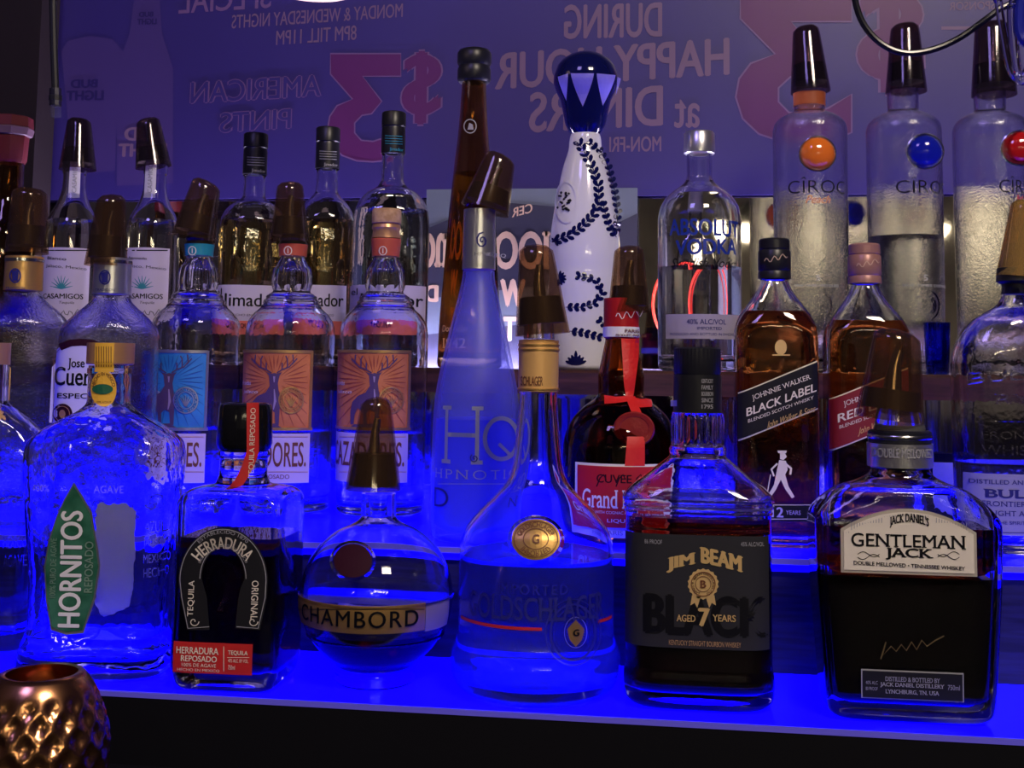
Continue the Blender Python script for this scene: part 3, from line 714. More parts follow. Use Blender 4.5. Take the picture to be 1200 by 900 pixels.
I = Ink(cs, st, 0.0006, 'paper_seal'); I.poly([(289, 472), (303, 472), (303, 530), (296, 550), (285, 568), (268, 578), (262, 578), (276, 562), (284, 545), (289, 528)], RED)
I.flush()
I = Ink(cs, st, 0.0011); I.txt('TEQUILA REPOSADO', 292, 299, 478, 560, CREAM, 0.0, rot=90); I.flush()
I = Ink(b, b.root, 0.0008, 'horseshoe_label')
hs = ell(262, 680, 52, 62, 40, PI, 2*PI)+[(313, 700), (305, 738), (276, 736), (280, 700), (282, 690)]+ell(262, 678, 25, 36, 26, 0, -PI)[:]+[(243, 700), (246, 738), (220, 738), (212, 700)]
I.poly(hs, BLACKL); I.flush(); lab = [o for o in b.root.children if o.name.startswith('horseshoe')][0]
I = Ink(b, lab, 0.0013)
I.stroke(ell(262, 680, 50, 60, 40, PI, 2*PI)+[(311, 700), (303, 736), (278, 734)], 0.9, GREY); I.stroke([(246, 734), (221, 736), (214, 700), (212, 680)], 0.9, GREY)
I.stroke(ell(262, 678, 27, 38, 26, PI, 2*PI), 0.9, GREY)
I.ring('HERRADURA', 262, 682, 41, 14, -52, 52, CREAM, 0.02, ry=46); I.ring('ESTABLECIDO 1870', 262, 680, 47, 4, -38, 38, GREY, 0.0, ry=57)
I.ring('DEL VALLE DE AMATITAN, JALISCO', 262, 680, 31.5, 4, -60, 60, GREY, 0, ry=41)
I.txt('TEQUILA', 221, 229, 680, 722, CREAM, 0.01, rot=90); I.txt('ORIGINAL', 295, 303, 680, 726, CREAM, 0.01, rot=-90)
for cx in (228, 297): I.stroke([(cx+6*math.cos(t*.5)*(1-t/16), 728+6*math.sin(t*.5)*(1-t/16)) for t in range(14)], 1.0, CREAM)
I.flush()
I = Ink(b, b.root, 0.0004, 'embossed_horseshoe'); I.stroke(ell(262, 690, 20, 32, 24, 0.4, 2*PI-0.4), 4, GLASSE); I.stroke([(256, 668), (268, 690), (258, 716), (266, 700)], 7, GLASSE); I.flush()
lab = sheet(b, b.root, 'red_label', RED, 204, 296, 753, 789, 8, 3, 0.0007)
I = Ink(b, lab, 0.0015)
I.txt('HERRADURA', 208, 257, 758, 766, CREAM, 0.02); I.txt('REPOSADO', 213, 255, 768, 775, CREAM, 0.02); I.txt('100% DE AGAVE', 214, 254, 777, 781, CREAM); I.txt('HECHO EN MEXICO', 209, 258, 783, 786, CREAM)
I.txt('TEQUILA', 268, 291, 762, 768, CREAM, 0.02); I.txt('40% ALC. BY VOL.', 268, 292, 772, 776, CREAM); I.txt('750ml', 268, 276, 779, 784, CREAM); I.stroke([(263, 757), (263, 786)], 0.8, CREAM); I.stroke([(267, 770), (293, 770)], 0.5, CREAM)
I.flush()

# round berry liqueur --------------------------------------------------------------
R_ = 90
rows = [(578, 20.5), (606, 20.5), (611, 24)]
for k in range(1, 15):
    y = 612+(786-612)*k/15.0; q = (y-703)/94.0
    rows.append((y, max(R_*math.sqrt(max(0.02, 1-q*q)), 30)))
rows = [r for r in rows if r[0] <= 611 or (r[0] > 616)]
rows += [(787, 45), (793, 47), (808, 47)]
b = Bottle('round_liqueur_bottle', 'round globe bottle with gold lettered belt, little dark liqueur left', 'bottle', 439, 0.915, T1, rows, 808, N=72)
b.glass(GLASS, wall=0.0026, floor=0.011, heel=0.003)
b.liquid(BERRYL, 740)
for y in (699, 748): b.sleeve('moulded_band', GLASS, y, y+3, 0.0012, 2)
gb = sheet(b, b.root, 'gold_belt', GOLDF, 344, 497, lambda a: 710, lambda a: 742, 36, 3, 0.0008)
bl = sheet(b, b.root, 'etched_belt', mat('etched_grey', (0.20, 0.16, 0.36), 0.5, alpha=1), 498, 524, 706, 736, 10, 3, 0.0006)
I = Ink(b, gb, 0.0016); I.txt('CHAMBORD', 357, 489, 716, 735, BLACKI, 0.012, space=1.15); I.stroke([(346, 713.5), (496, 713.5)], 0.7, BLACKI); I.flush()
I = Ink(b, b.root, 0.0008, 'wax_seal'); I.poly(ell(414, 658, 22, 19.5, 30), MAROON, 0.0012); I.flush()
I = Ink(b, b.root, 0.0012, 'seal_rim'); I.stroke(ell(414, 658, 25, 22, 32), 3.0, GLASS, close=True); I.flush()
b.cover((437, 574), (441, 467), 33, 17.5, 0.12, collar=(0.05, 0.40))

# tall bell shaped schnapps ----------------------------------------------------------
b = Bottle('bell_shaped_bottle', 'clear bell-shaped bottle with gold round seal and red line, orange-gold sleeve', 'bottle', 627, 0.912, T1,
    [(388, 20), (399, 20), (400, 23), (465, 23), (470, 22.5), (520, 26), (560, 30), (580, 36), (600, 52), (620, 70), (645, 86), (665, 91), (700, 91.5), (770, 91.5), (782, 94), (800, 99.5), (818, 99), (836, 93), (848, 84)], 848, N=80)
b.glass(GLASS, top=399, wall=0.0034, floor=0.013, heel=0.007); b.liquid(HAZEL, 672)
sl = b.sleeve('gold_sleeve', GOLDM, 400, 465, 0.0007)
for y in (405, 411, 461): b.sleeve('sleeve_ring', GOLDF, y, y+2.0, 0.0014, 2)
cs = Cyl(b, 23.8); I = Ink(cs, sl, 0.0005); I.txt('SCHLAGER', 611, 636, 441, 452, BROWNI, 0.02); I.flush()
I = Ink(b, b.root, 0.0010, 'gold_seal'); I.poly(ell(628, 633, 27.5, 23, 36), mat('bronze_foil', (0.40, 0.24, 0.07), 0.35, metal=0.7), 0.0022); I.flush()
sl = [o for o in b.root.children if o.name.startswith('gold_seal')][0]
I = Ink(b, sl, 0.0028); I.stroke(ell(628, 633, 24.5, 20, 36), 1.0, BROWNI, close=True); I.stroke(ell(628, 633, 14, 11.5, 30), 0.9, BROWNI, close=True)
I.ring('GOLDSCHLAGER', 628, 633, 19.5, 6, -75, 75, BROWNI, 0.02, ry=16); I.ring('IMPORTED', 628, 633, 19.5, 6, 232, 128, BROWNI, 0.02, ry=16); I.txt('G', 624, 632, 628, 638, BROWNI, 0.02); I.flush()
I = Ink(b, b.root, 0.0010, 'seal_rim'); I.stroke(ell(628, 633, 31, 26.5, 36), 4, GLASS, close=True); I.flush()
NAVY = mat('navy_print', (0.02, 0.02, 0.16), 0.4)
I = Ink(b, b.root, 0.0007, 'printed_lettering')
I.txt('IMPORTED', 582, 665, 685, 697, NAVY, 0.0, serif=True, space=1.3); I.txt('GOLDSCHLAGER', 551, 706, 700, 728, NAVY, 0.012, serif=True, grow=0.15)
I.txt('CINNAMON SCHNAPPS LIQUEUR', 580, 640, 738, 743, NAVY); I.flush()
I = Ink(b, b.root, 0.0007, 'red_line')
def curve_line(b, I, px0, px1, y, wd, m, ex=()):
    """a level hoop round the bottle between two photo columns"""
    xm, z = b.hit((px0+px1)/2, y); ua = b.arc_u(b.hit(px0, y)[0], z); ub = b.arc_u(b.hit(px1, y)[0], z); w_ = wd*b.k/2; V = []
    for k in range(33):
        u = ua+(ub-ua)*k/32
        for s in (w_, -w_): V.append(b.pos(b.arc_x(u, z+s), z+s, I.off))
    I._add(m, V, [(2*k, 2*k+1, 2*k+3, 2*k+2) for k in range(32)])
curve_line(b, I, 541, 635, 734.5, 3.6, RED); curve_line(b, I, 700, 716, 726, 3.6, RED); I.flush()
I = Ink(b, b.root, 0.0008, 'printed_crest'); I.stroke(ell(671, 741, 32, 39, 40), 1.2, NAVY, close=True); I.stroke(ell(671, 741, 22, 28, 36), 0.7, NAVY, close=True)
I.stroke(ell(671, 741, 26, 33, 60), 2.2, mat('fine_navy_print', (0.02, 0.02, 0.2), 0.4), close=True, off=0.0006)
I.poly([(674, 726), (684, 737), (681, 750), (674, 758), (667, 750), (664, 737)], GOLDF, 0.0010); I.stroke(ell(674, 741, 13, 18, 30), 0.9, SILVER, close=True)
for k in range(24):
    a = 2*PI*k/24; I.stroke([(674+5*math.cos(a), 741+5*math.sin(a)), (674+10*math.cos(a), 741+13*math.sin(a))], 0.6, GOLDF, off=0.0011)
I.txt('G', 670.5, 677.5, 737, 745, BLACKI, 0.04, off=0.0016); I.flush()
b.cover((636, 392), (628, 288), 33, 20, -0.10)
b.turned('pourer_stopper', mat('clear_plastic', (0.8, 0.8, 0.85), 0.1, trans=0.9), [(372, 17), (398, 19)])

# black-labelled bourbon ----------------------------------------------------------------
b = Bottle('square_bourbon_bottle', 'dark bourbon bottle with fluted neck, black label and gold lettering', 'bottle', 818, 0.908, T1,
    [(408, 27, 2, 1), (484, 27, 2, 1), (486, 30, 2, 1), (505, 31, 2, 1), (524, 31, 2, 1), (528, 34, 2, 1), (536, 33, 2, 1), (541, 38, 2, 1), (549, 48, 2.4, .9), (562, 64, 3, .8), (577, 82, 3.8, .72), (584, 86.5, 4.6, .70), (593, 86, 4.6, .70), (597, 84.5, 4.6, .70), (780, 84.5, 4.6, .70), (795, 87, 4.4, .70), (815, 86, 4.2, .70), (829, 80, 4, .70)], 829, rz=0.0, N=88)
b.glass(GLASSW, top=484, wall=0.0035, floor=0.012, heel=0.006, flute=(b.zz(524), b.zz(486), 22, 0.035))
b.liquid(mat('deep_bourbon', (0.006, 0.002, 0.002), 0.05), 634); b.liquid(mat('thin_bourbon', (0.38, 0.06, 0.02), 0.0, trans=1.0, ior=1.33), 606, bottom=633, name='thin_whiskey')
b.sleeve('black_neck_sleeve', BLACKF, 440, 485, 0.0010)
b.turned('cap', BLACKP, [(407, 25), (409, 27.5), (437, 27.8), (441, 26)], ribs=40)
for y in (584, 592, 598): b.sleeve('moulded_ridge', GLASS, y, y+3, 0.0010, 2)
cs = Cyl(b, 28.2); I = Ink(cs, b.root, 0.0006, 'neck_print')
for i, t in enumerate(('KENTUCKY', 'FAMILY', 'BOURBON', 'SINCE', '1795')): I.txt(t, 822, 835, 444+i*7.5, 449+i*7.5, GREY, 0.02)
I.poly([(787, 469), (794, 469), (794, 476), (787, 476)], mat('lilac_sticker', (0.4, 0.35, 0.8), 0.5)); I.flush()
lab = sheet(b, b.root, 'black_label', CHARL, 734, 900, 627, 760, 40, 4, 0.0005)
I = Ink(b, lab, 0.0014)
I.txt('BLACK', 754, 899, 697, 746, BLACKI, 0.06, off=0.0011)
I.txt('JIM', 781, 815, 650, 668, GOLDI, 0.06, serif=True, slope=-8); I.txt('BEAM', 820, 870, 646, 665, GOLDI, 0.06, serif=True, slope=10, arc=1)
I.txt('86 PROOF', 756, 776, 632, 637, GREY); I.txt('45% ALC/VOL', 868, 894, 635, 640, GREY)
I.txt('AGED', 793, 815, 720, 728, GOLDI, 0.02); I.txt('7', 818, 832, 712, 734, GOLDI, 0.05); I.txt('YEARS', 835, 862, 720, 728, GOLDI, 0.02)
I.txt('KENTUCKY STRAIGHT BOURBON WHISKEY', 784, 868, 751, 757, mat('copper_ink', (0.45, 0.27, 0.12), 0.5), 0.0)
sc = [(824+ (17+1.4*(k % 2))*math.cos(2*PI*k/36), 684+(17+1.4*(k % 2))*math.sin(2*PI*k/36)) for k in range(36)]
I.poly(sc, GOLDI); I.stroke(ell(824, 684, 14, 14, 30), 1.0, BROWNI, close=True, off=0.0018); I.stroke(ell(824, 684, 9, 9, 26), 0.8, BROWNI, close=True, off=0.0018)
I.ring('JAMES B. BEAM DISTILLING CO', 824, 684, 11.6, 3, -160, 160, BROWNI, 0.01, off=0.0018); I.txt('B', 820.5, 827.5, 679.5, 688.5, BROWNI, 0.03, off=0.0018)
for dx in (-1, 1): I.poly([(824+dx*3, 699), (824+dx*13, 697), (824+dx*15, 709), (824+dx*10, 706), (824+dx*7, 712)], GOLDI)
I.flush()

# cream-labelled whiskey -------------------------------------------------------------------
b = Bottle('square_whiskey_bottle', 'broad square whiskey bottle with cream arched label, nearly black inside', 'bottle', 1060, 0.900, T1,
    [(505, 37, 2, 1), (546, 37, 2, 1), (548, 34, 2, 1), (556, 38, 2.1, .95), (563, 50, 2.4, .85), (572, 74, 3, .72), (582, 88, 4, .62), (594, 99, 6, .56), (604, 104, 9, .53), (612, 105, 10, .52), (660, 104, 10, .52), (760, 98, 10, .52), (800, 95, 10, .52), (820, 93, 8, .52), (834, 88, 6, .52)], 834, rz=0.02, N=96)
b.glass(GLASSW, top=546, wall=0.006, floor=0.012, heel=0.006)
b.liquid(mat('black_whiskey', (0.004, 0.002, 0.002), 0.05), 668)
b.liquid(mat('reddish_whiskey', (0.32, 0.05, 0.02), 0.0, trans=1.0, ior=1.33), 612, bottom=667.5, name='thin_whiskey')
b.sleeve('silver_band', SILVER, 519, 546, 0.0006); 
b.turned('black_ring', BLACKP, [(504, 34), (506, 36.5), (518, 36.5), (519, 35)])
b.turned('band_edge', STEEL, [(509, 36.8), (510, 37.6), (513, 37.6), (514, 36.8)])
cs = Cyl(b, 38.2); I = Ink(cs, b.root, 0.0005, 'band_lettering'); I.txt('DOUBLE MELLOWED', 1022, 1092, 526, 537, GREY, 0.02); I.flush()
top = lambda a: 599+24*(4*(a-0.5)**2)**1.0*(0.9)
lab = sheet(b, b.root, 'cream_label', SILVER if False else mat('label_silver_rim', (0.55, 0.50, 0.42), 0.4, metal=0.3), 985, 1144, lambda a: 596+26*4*(a-0.5)**2, 673, 36, 6, 0.0006)
l2 = sheet(b, lab, 'label_field', CREAM, 988.5, 1140.5, lambda a: 600+24*4*(a-0.5)**2, 669.5, 36, 6, 0.0012)
I = Ink(b, lab, 0.0019)
for k in range(47):
    x = 991+k*3.2; yt = 602+24*4*((x-1064.5)/152)**2
    I.stroke([(x, yt), (x, 624 if abs(x-1064) > 68 else (612 if abs(x-1064) > 30 else 605))], 0.7, SLIVERG)
I.txt('JACK DANIEL\'S', 1042, 1088, 606, 619, BLACKI, 0.04, arc=5, serif=True)
I.txt('GENTLEMAN', 997, 1131, 626, 641, BLACKI, 0.012, serif=True, grow=0.08); I.txt('JACK', 1037, 1093, 642, 656, BLACKI, 0.03, serif=True); I.txt('DOUBLE MELLOWED • TENNESSEE WHISKEY', 1000, 1130, 660, 664.5, BLACKI, 0.015, slope=3)
for sx in (-1, 1):
    for o_ in (0, 3): I.stroke([(1064+sx*(34+t*1.7), 649+o_+3*math.sin(t*0.42+o_)) for t in range(16)], 0.8, BLACKI)
I.flush()
lab = sheet(b, b.root, 'maker_label', GREY, 1009, 1129, 786, 820, 8, 2, 0.0006); l2 = sheet(b, lab, 'label_field', BLACKL, 1010.5, 1127.5, 787.5, 818.5, 8, 2, 0.0012)
I = Ink(b, lab, 0.0018); I.txt('DISTILLED & BOTTLED BY', 1037, 1101, 793, 798.5, SLIVERG, 0.02, serif=True); I.txt('JACK DANIEL DISTILLERY', 1031, 1106, 800, 806, GREY, 0.02, serif=True); I.txt('LYNCHBURG, TN. USA', 1037, 1100, 808, 813.5, GREY, 0.02, serif=True)
I.txt('40% ALC', 1014, 1028, 797, 801, SLIVERG); I.txt('80 PROOF', 1014, 1028, 804, 808, SLIVERG); I.txt('750ml', 1110, 1124, 802, 808, SLIVERG); I.flush()
I = Ink(b, b.root, 0.0007, 'embossed_signature'); pts = [(1032, 772), (1038, 752), (1034, 768), (1044, 757), (1050, 763), (1056, 755), (1062, 762), (1068, 752), (1074, 761), (1080, 750), (1086, 757), (1096, 750), (1106, 745)]
I.stroke(pts, 1.5, mat('dull_gold_relief', (0.22, 0.15, 0.07), 0.35, metal=0.5)); I.flush()
b.cover((1042, 492), (1052, 388), 40, 27, -0.18, m=THING if False else None, collar=(0.12, 0.34))
b.turned('pourer_stopper', mat('clear_plastic', (0.8, 0.8, 0.85), 0.1, trans=0.9), [(470, 20), (480, 26), (504, 30)])

# ================================================================== bottles on the upper glowing step
def cuervo(px, name, label, foil, lx0, lx1, lab_m, words, dy=0, Y=1.11):
    b = Bottle('tequila_bottle', label, 'bottle', px, Y, T2,
        [(303+dy, 21, 2, 1), (348+dy, 21.5, 2, 1), (353+dy, 22, 2, 1), (360+dy, 27, 2, 1), (372+dy, 40, 2.2, .95), (385+dy, 51, 2.5, .9), (394+dy, 56, 3, .85), (404+dy, 57, 3.2, .8), (500, 57, 3.2, .8), (622, 56, 3.2, .8)], 622, N=64)
    b.glass(GLASSE, top=350+dy, wall=0.003, floor=0.010); b.liquid(CLEARL, 560)
    f = b.sleeve('neck_foil', foil, 303+dy, 347+dy, 0.0006); b.sleeve('foil_edge', STEEL, 306+dy, 310+dy, 0.0012, 2)
    cs = Cyl(b, 22.4); I = Ink(cs, f, 0.0005, 'foil_crest'); c = px+4; I.stroke(ell(c, 325+dy, 6, 8, 16), 1.6, NAVY, close=True); I.poly([(c-4, 320+dy), (c+4, 318+dy), (c+3, 331+dy), (c-3, 331+dy)], NAVY)
    I.txt('TRADICION', c-11, c+11, 338+dy, 341+dy, NAVY); I.flush()
    lab = sheet(b, b.root, 'label', lab_m, lx0, lx1, lambda a: 401+16*abs(2*a-1)**3+(14 if a < .08 or a > .92 else 0), 497, 34, 4, 0.0005)
    I = Ink(b, lab, 0.0013); cx = (lx0+lx1)/2
    I.stroke([(lx0+3, 494), (lx0+3, 420), (lx0+12, 408)], 0.6, BROWNI); I.stroke([(lx1-3, 494), (lx1-3, 420), (lx1-12, 408)], 0.6, BROWNI)
    I.stroke([(cx-24, 407), (cx-12, 402), (cx, 401), (cx+12, 402), (cx+24, 407)], 8, MAROON)
    I.txt('Jose', cx-15, cx+4, 420, 434, BLACKI, 0.02, serif=True); I.txt('Cuervo', cx-30, cx+30, 430, 452, BLACKI, 0.02, serif=True); I.txt(words, cx-27, cx+27, 461, 467, BLACKI, 0.01, serif=True)
    I.poly(ell(cx-21, 485, 11, 12, 24), MAROON); I.stroke(ell(cx-21, 485, 8, 9, 24), 0.8, COPPERF, close=True, off=0.0018); I.poly(ell(cx-21, 485, 3.5, 5, 12), COPPERF, 0.0018)
    I.flush()
    I = Ink(b, b.root, 0.0004, 'embossed_lettering')
    for k in range(4): I.txt('CUERVO', px+28, px+52, 430+k*18, 440+k*18, GLASSE, 0.01)
    I.flush(); return b
b = cuervo(14, '', 'clear tequila bottle with gold neck foil and yellow label at the left edge', GOLDF, -60, 12, YELLOW, 'ESPECIAL', -2, 1.205)
b.cover((31, 297), (35, 221), 25, 20, -0.08)
b = cuervo(119, '', 'clear tequila bottle with silver neck foil, arched lilac label with gothic lettering', SILVER, 60, 131, mat('lilac_paper', (0.62, 0.58, 0.85), 0.55), 'ESPECIAL')
b.cover((124, 312), (131, 229), 25, 16, 0.14)

DEER = [(193, 440), (190, 436), (196, 438), (199, 437), (202, 438), (208, 436), (205, 440), (203, 449), (204, 458), (206, 468), (205, 480), (204, 498), (200, 498), (199.5, 483), (194, 480), (190, 484), (190.5, 498), (187, 498), (186, 483), (180, 478), (177, 485), (175.5, 497), (172, 497), (172, 482), (174, 471), (180, 464), (189, 460), (194, 452)]
def cazadores(px, label, lab_m, ray_m, l0, l1, hx, band, cov, rim):
    b = Bottle('stag_tequila_bottle', label, 'bottle', px, 1.20, T2,
        [(262, 16, 2), (282, 16, 2), (303, 14.5, 2), (310, 17, 2), (320, 22, 2), (335, 23.5, 2), (345, 22, 2), (349, 27, 2), (356, 31, 2), (363, 34, 2), (366, 37, 2), (374, 45, 2), (386, 51, 2), (398, 52.5, 2), (520, 52, 2), (612, 51, 2)], 614, 'stag-labelled bottles on the glowing step')
    b.glass(GLASSW, top=302, wall=0.0028, floor=0.010, flute=(b.zz(344), b.zz(306), 12, 0.03)); b.liquid(CLEARL, 514)
    for y in (350, 356, 362): b.sleeve('moulded_ring', GLASS, y, y+2.5, 0.0010, 2)
    b.sleeve('paper_band', band, 281 if not cov else 288, 302, 0.0016)
    cs = Cyl(b, 17.5); I = Ink(cs, b.root, 0.0016, 'band_mark'); I.stroke(ell(px+4, 294, 4, 5, 14), 1.0, CREAM, close=True); I.stroke([(px+4, 291), (px+4, 297)], 1, CREAM); I.flush()
    if cov:
        b.turned('pourer_stopper', RUBBER, [(270, 12), (274, 16), (277, 14), (281, 17), (284, 15), (288, 17.5)]); b.cover(*cov)
    else:
        b.turned('cork_top', CORK, [(245, 16.5), (247, 17.5), (262, 17.5), (263, 16)]); b.turned('clear_collar', COPPERF, [(264, 16.5), (268, 17.5), (271, 16), (280, 17.5)])
    lab = sheet(b, b.root, 'stag_label', lab_m, l0, l1, 411, 504, 30, 4, 0.0005)
    I = Ink(b, lab, 0.0012); dx = hx-199
    x0, x1 = l0+1, l1-5
    for k in range(34):
        a = math.radians(k*360/34+4); ex, ey = math.cos(a), math.sin(a); r0_ = 10+3*(k % 3); r1_ = 120
        for q in range(120, 10, -2):
            X_, Y_ = hx+ex*q, 446+ey*q
            if x0 < X_ < x1 and 415 < Y_ < 500: r1_ = q; break
        else: r1_ = 12
        if r1_ > r0_+6: I.stroke([(hx+ex*r0_, 446+ey*r0_), (hx+ex*(r0_+r1_)/2, 446+ey*(r0_+r1_)/2), (hx+ex*r1_, 446+ey*r1_)], [0.3, 1.7, 0.4], ray_m)
    fur = mat('stag_brown', (0.09, 0.05, 0.11), 0.5); fl = mat('stag_highlight', (0.35, 0.26, 0.36), 0.5)
    I.poly([(p[0]+dx, p[1]) for p in DEER], fur, 0.0016)
    I.stroke([(199+dx, 456), (200+dx, 470), (198+dx, 480)], [1, 3, 1], fl, off=0.0019); I.stroke([(199+dx, 441), (199+dx, 448)], [2.5, 1], fl, off=0.0019)
    for s_ in (-1, 1):
        A = [(199+s_*3, 437), (199+s_*9, 433), (199+s_*17, 430), (199+s_*22, 424), (199+s_*21, 415.5)]
        for P in (A, [(199+s_*9, 433), (199+s_*9, 425)], [(199+s_*15, 431), (199+s_*15, 421), (199+s_*13, 417)], [(199+s_*20, 427), (199+s_*26, 420)]): I.stroke([(p[0]+dx, p[1]) for p in P], 1.5, fur, off=0.0016)
    I.poly([(168+dx, 503), (176+dx, 497), (200+dx, 496), (210+dx, 503)], fur, 0.0015)
    ex = hx+19; I.stroke(ell(ex, 469, 13.5, 15, 30), 1.4, rim, close=True, off=0.0021); I.stroke(ell(ex, 469, 9, 10, 24), 0.9, rim, close=True, off=0.0021); I.ring('CAZADORES TEQUILA 1922', ex, 469, 11.3, 2.6, -170, 170, rim, 0.02, ry=12.5, off=0.0021)
    for k in range(-2, 3): I.stroke([(ex, 476), (ex+k*3.2, 463+abs(k)*1.5)], [2, 0.6], rim, off=0.0022)
    I.txt('de Arandas', l0+2, l0+12, 446, 451, CREAM, shear=.2); I.txt('Jalisco', l0+4, l0+20, 457, 462, CREAM, shear=.2)
    I.flush()
    for y in (410, 501): sheet(b, lab, 'foil_border', rim, l0, l1, y, y+3.5, 26, 1, 0.0014)
    sheet(b, lab, 'foil_border', rim, l1-3, l1, 411, 504, 2, 4, 0.0014)
    lo = sheet(b, b.root, 'name_label', mat('lilac_name_label', (0.55, 0.45, 0.62), 0.55), l0, l1-3, 508, 566, 24, 3, 0.0005)
    I = Ink(b, lo, 0.0012); I.txt('CAZADORES.', l0+2, l1-7, 518, 547, BROWNI, 0.012); I.stroke([(l0+1, 512), (l1-5, 512)], 0.8, COPPERF); I.stroke([(l0+1, 553), (l1-5, 553)], 0.8, COPPERF); I.txt('REPOSADO', l0+22, l1-26, 556, 561, BROWNI); I.flush()
    I = Ink(b, b.root, 0.0004, 'embossed_lettering'); I.txt('ALTOS DE JALISCO', px-44, px+40, 582, 592, GLASSE, 0.01); I.flush()
    return b
ORL = grain(mat('orange_label', rough=0.5), (0.50, 0.14, 0.04), (0.70, 0.24, 0.07), 30); BLL = grain(mat('blue_label', rough=0.5), (0.02, 0.17, 0.42), (0.04, 0.30, 0.55), 30)
cazadores(222, 'clear stag tequila bottle with a blue stag label and teal neck band', BLL, mat('blue_label_streak', (0.01, 0.10, 0.30), 0.5), 168, 243, 199, TEAL, ((226, 280), (243, 213), 26, 17, -0.30), SILVER)
cazadores(334, 'orange-labelled stag bottle wearing a tinted pourer cover, right of the blue-labelled one', ORL, mat('orange_label_streak', (0.36, 0.07, 0.03), 0.5), 283, 365, 322, mat('orange_band', (0.55, 0.10, 0.05), 0.5), ((339, 284), (340, 214), 23.5, 15, 0.05), GOLDF)
cazadores(445, 'orange-labelled stag bottle with a bare cork top and no pourer cover', ORL, MATS['orange_label_streak'], 393, 480, 439, MATS['orange_band'], None, GOLDF)

# frosted blue liqueur -------------------------------------------------------------
b = Bottle('frosted_liqueur_bottle', 'tall frosted teardrop bottle with silver neck sleeve, lower half vivid blue', 'bottle', 556, 1.045, T2,
    [(246, 18), (318, 19), (322, 19), (350, 24), (380, 31), (410, 38), (440, 44), (470, 49), (500, 51), (560, 52), (620, 51.5), (642, 49)], 642)
b.glass(FROST, top=320, wall=0.003, floor=0.008); b.liquid(BLUEL, 497)
sl = b.sleeve('silver_sleeve', SILVER, 246, 318, 0.0006); cs = Cyl(b, 20.2); I = Ink(cs, sl, 0.0004, 'sleeve_print')
I.stroke([(565+(0.45*t)*math.cos(t*.7), 282+(0.62*t)*math.sin(t*.7)) for t in range(17)], 1.9, NAVY); I.txt('HPNOTIQ', 556, 592, 296, 301, GREY, 0.01); I.flush()
I = Ink(b, b.root, 0.0008, 'silver_print')
SP = mat('grey_silver_print', (0.36, 0.38, 0.50), 0.4, metal=0.3)
I.txt('H', 519, 566, 476, 544, SP, -0.02, serif=True); I.stroke(ell(587, 514, 19, 24, 36), 5, SP, close=True); I.stroke([(584, 520), (598, 534)], 4, SP)
I.stroke([(556+(0.4*t)*math.cos(t*.8), 537+(0.42*t)*math.sin(t*.8)) for t in range(14)], 1.5, NAVY)
I.txt('HPNOTIQ', 511, 604, 551, 564, SP, -0.01, serif=True, space=1.3); I.txt('D', 510, 526, 572, 594, NAVY, -0.01, serif=True); I.txt('N', 589, 601, 578, 592, NAVY, -0.01, serif=True); I.stroke([(514, 567), (602, 567)], 0.8, SP); I.flush()
b.cover((568, 246), (588, 182), 30, 18, -0.26)

# orange liqueur with ribbon -----------------------------------------------------------
b = Bottle('ribboned_liqueur_bottle', 'brown squat liqueur bottle with red ribbon, wax seal and red label', 'bottle', 727, 1.085, T2,
    [(345, 20), (396, 20), (398, 19), (410, 21), (430, 25), (445, 27.5), (462, 27), (468, 30), (478, 43), (492, 56), (508, 64), (525, 68), (560, 69), (610, 66), (634, 58)], 634)
b.glass(BROWNG, top=396, wall=0.003, floor=0.010); b.liquid(mat('orange_brandy', (0.35, 0.10, 0.02), 0, trans=1, ior=1.33), 478)
nf = b.sleeve('red_neck_foil', mat('red_foil', (0.50, 0.015, 0.02), 0.35, metal=0.2), 350, 397, 0.0008); b.sleeve('white_band', WHITE, 384, 396, 0.0013, 2)
cs = Cyl(b, 21.5); I = Ink(cs, nf, 0.0008); I.txt('PARIS', 732, 748, 386, 390, BROWNI, 0.02); I.txt('PRODUITS MARQUE', 722, 756, 391.5, 395, BROWNI, 0.02)
I.stroke([(722+t*1.7, 371-4*math.sin(t*1.1)-t*0.25) for t in range(19)], 0.8, WHITE); I.flush()
I = Ink(b, b.root, 0.0012, 'red_ribbon')
I.poly([(728, 396), (748, 396), (747, 420), (744, 445), (741, 468), (738, 480), (734, 470), (731, 450)], REDR)
I.poly([(709, 464), (722, 466), (735, 465), (736, 472), (722, 474), (709, 475)], REDR, 0.0016); I.poly([(738, 466), (750, 469), (763, 468), (763, 478), (750, 479), (738, 473)], REDR, 0.0016)
I.poly([(733, 466), (743, 466), (754, 493), (742, 492), (736, 476)], REDR, 0.0020); I.poly([(735, 512), (755, 512), (755, 546), (732, 546)], REDR, 0.0012); I.flush()
rb = [o for o in b.root.children if o.name.startswith('red_ribbon')][0]
mb = MB(); c_ = b.hit(743, 503)
mb.lathe([(0.0170, 0.0), (0.0178, 0.0015), (0.0165, 0.0040), (0.0130, 0.0036), (0.0125, 0.0030), (0.0002, 0.0034)], 32, cap1=False)
yf = b.front(*c_); mb.V = [(c_[0]+v[0], yf-v[2]+0.0015+abs(v[0])*0.05, c_[1]+v[1]*0.85) for v in mb.V]; mb.F = [f[::-1] for f in mb.F]; mb.build('wax_seal', WAX, b.root)
lab = sheet(b, b.root, 'red_label', WHITE, 675, 786, 544, 630, 40, 4, 0.0006); lf = sheet(b, lab, 'label_field', mat('bright_red_label', (0.50, 0.012, 0.02), 0.5), 678, 783, 547, 618, 40, 4, 0.0011)
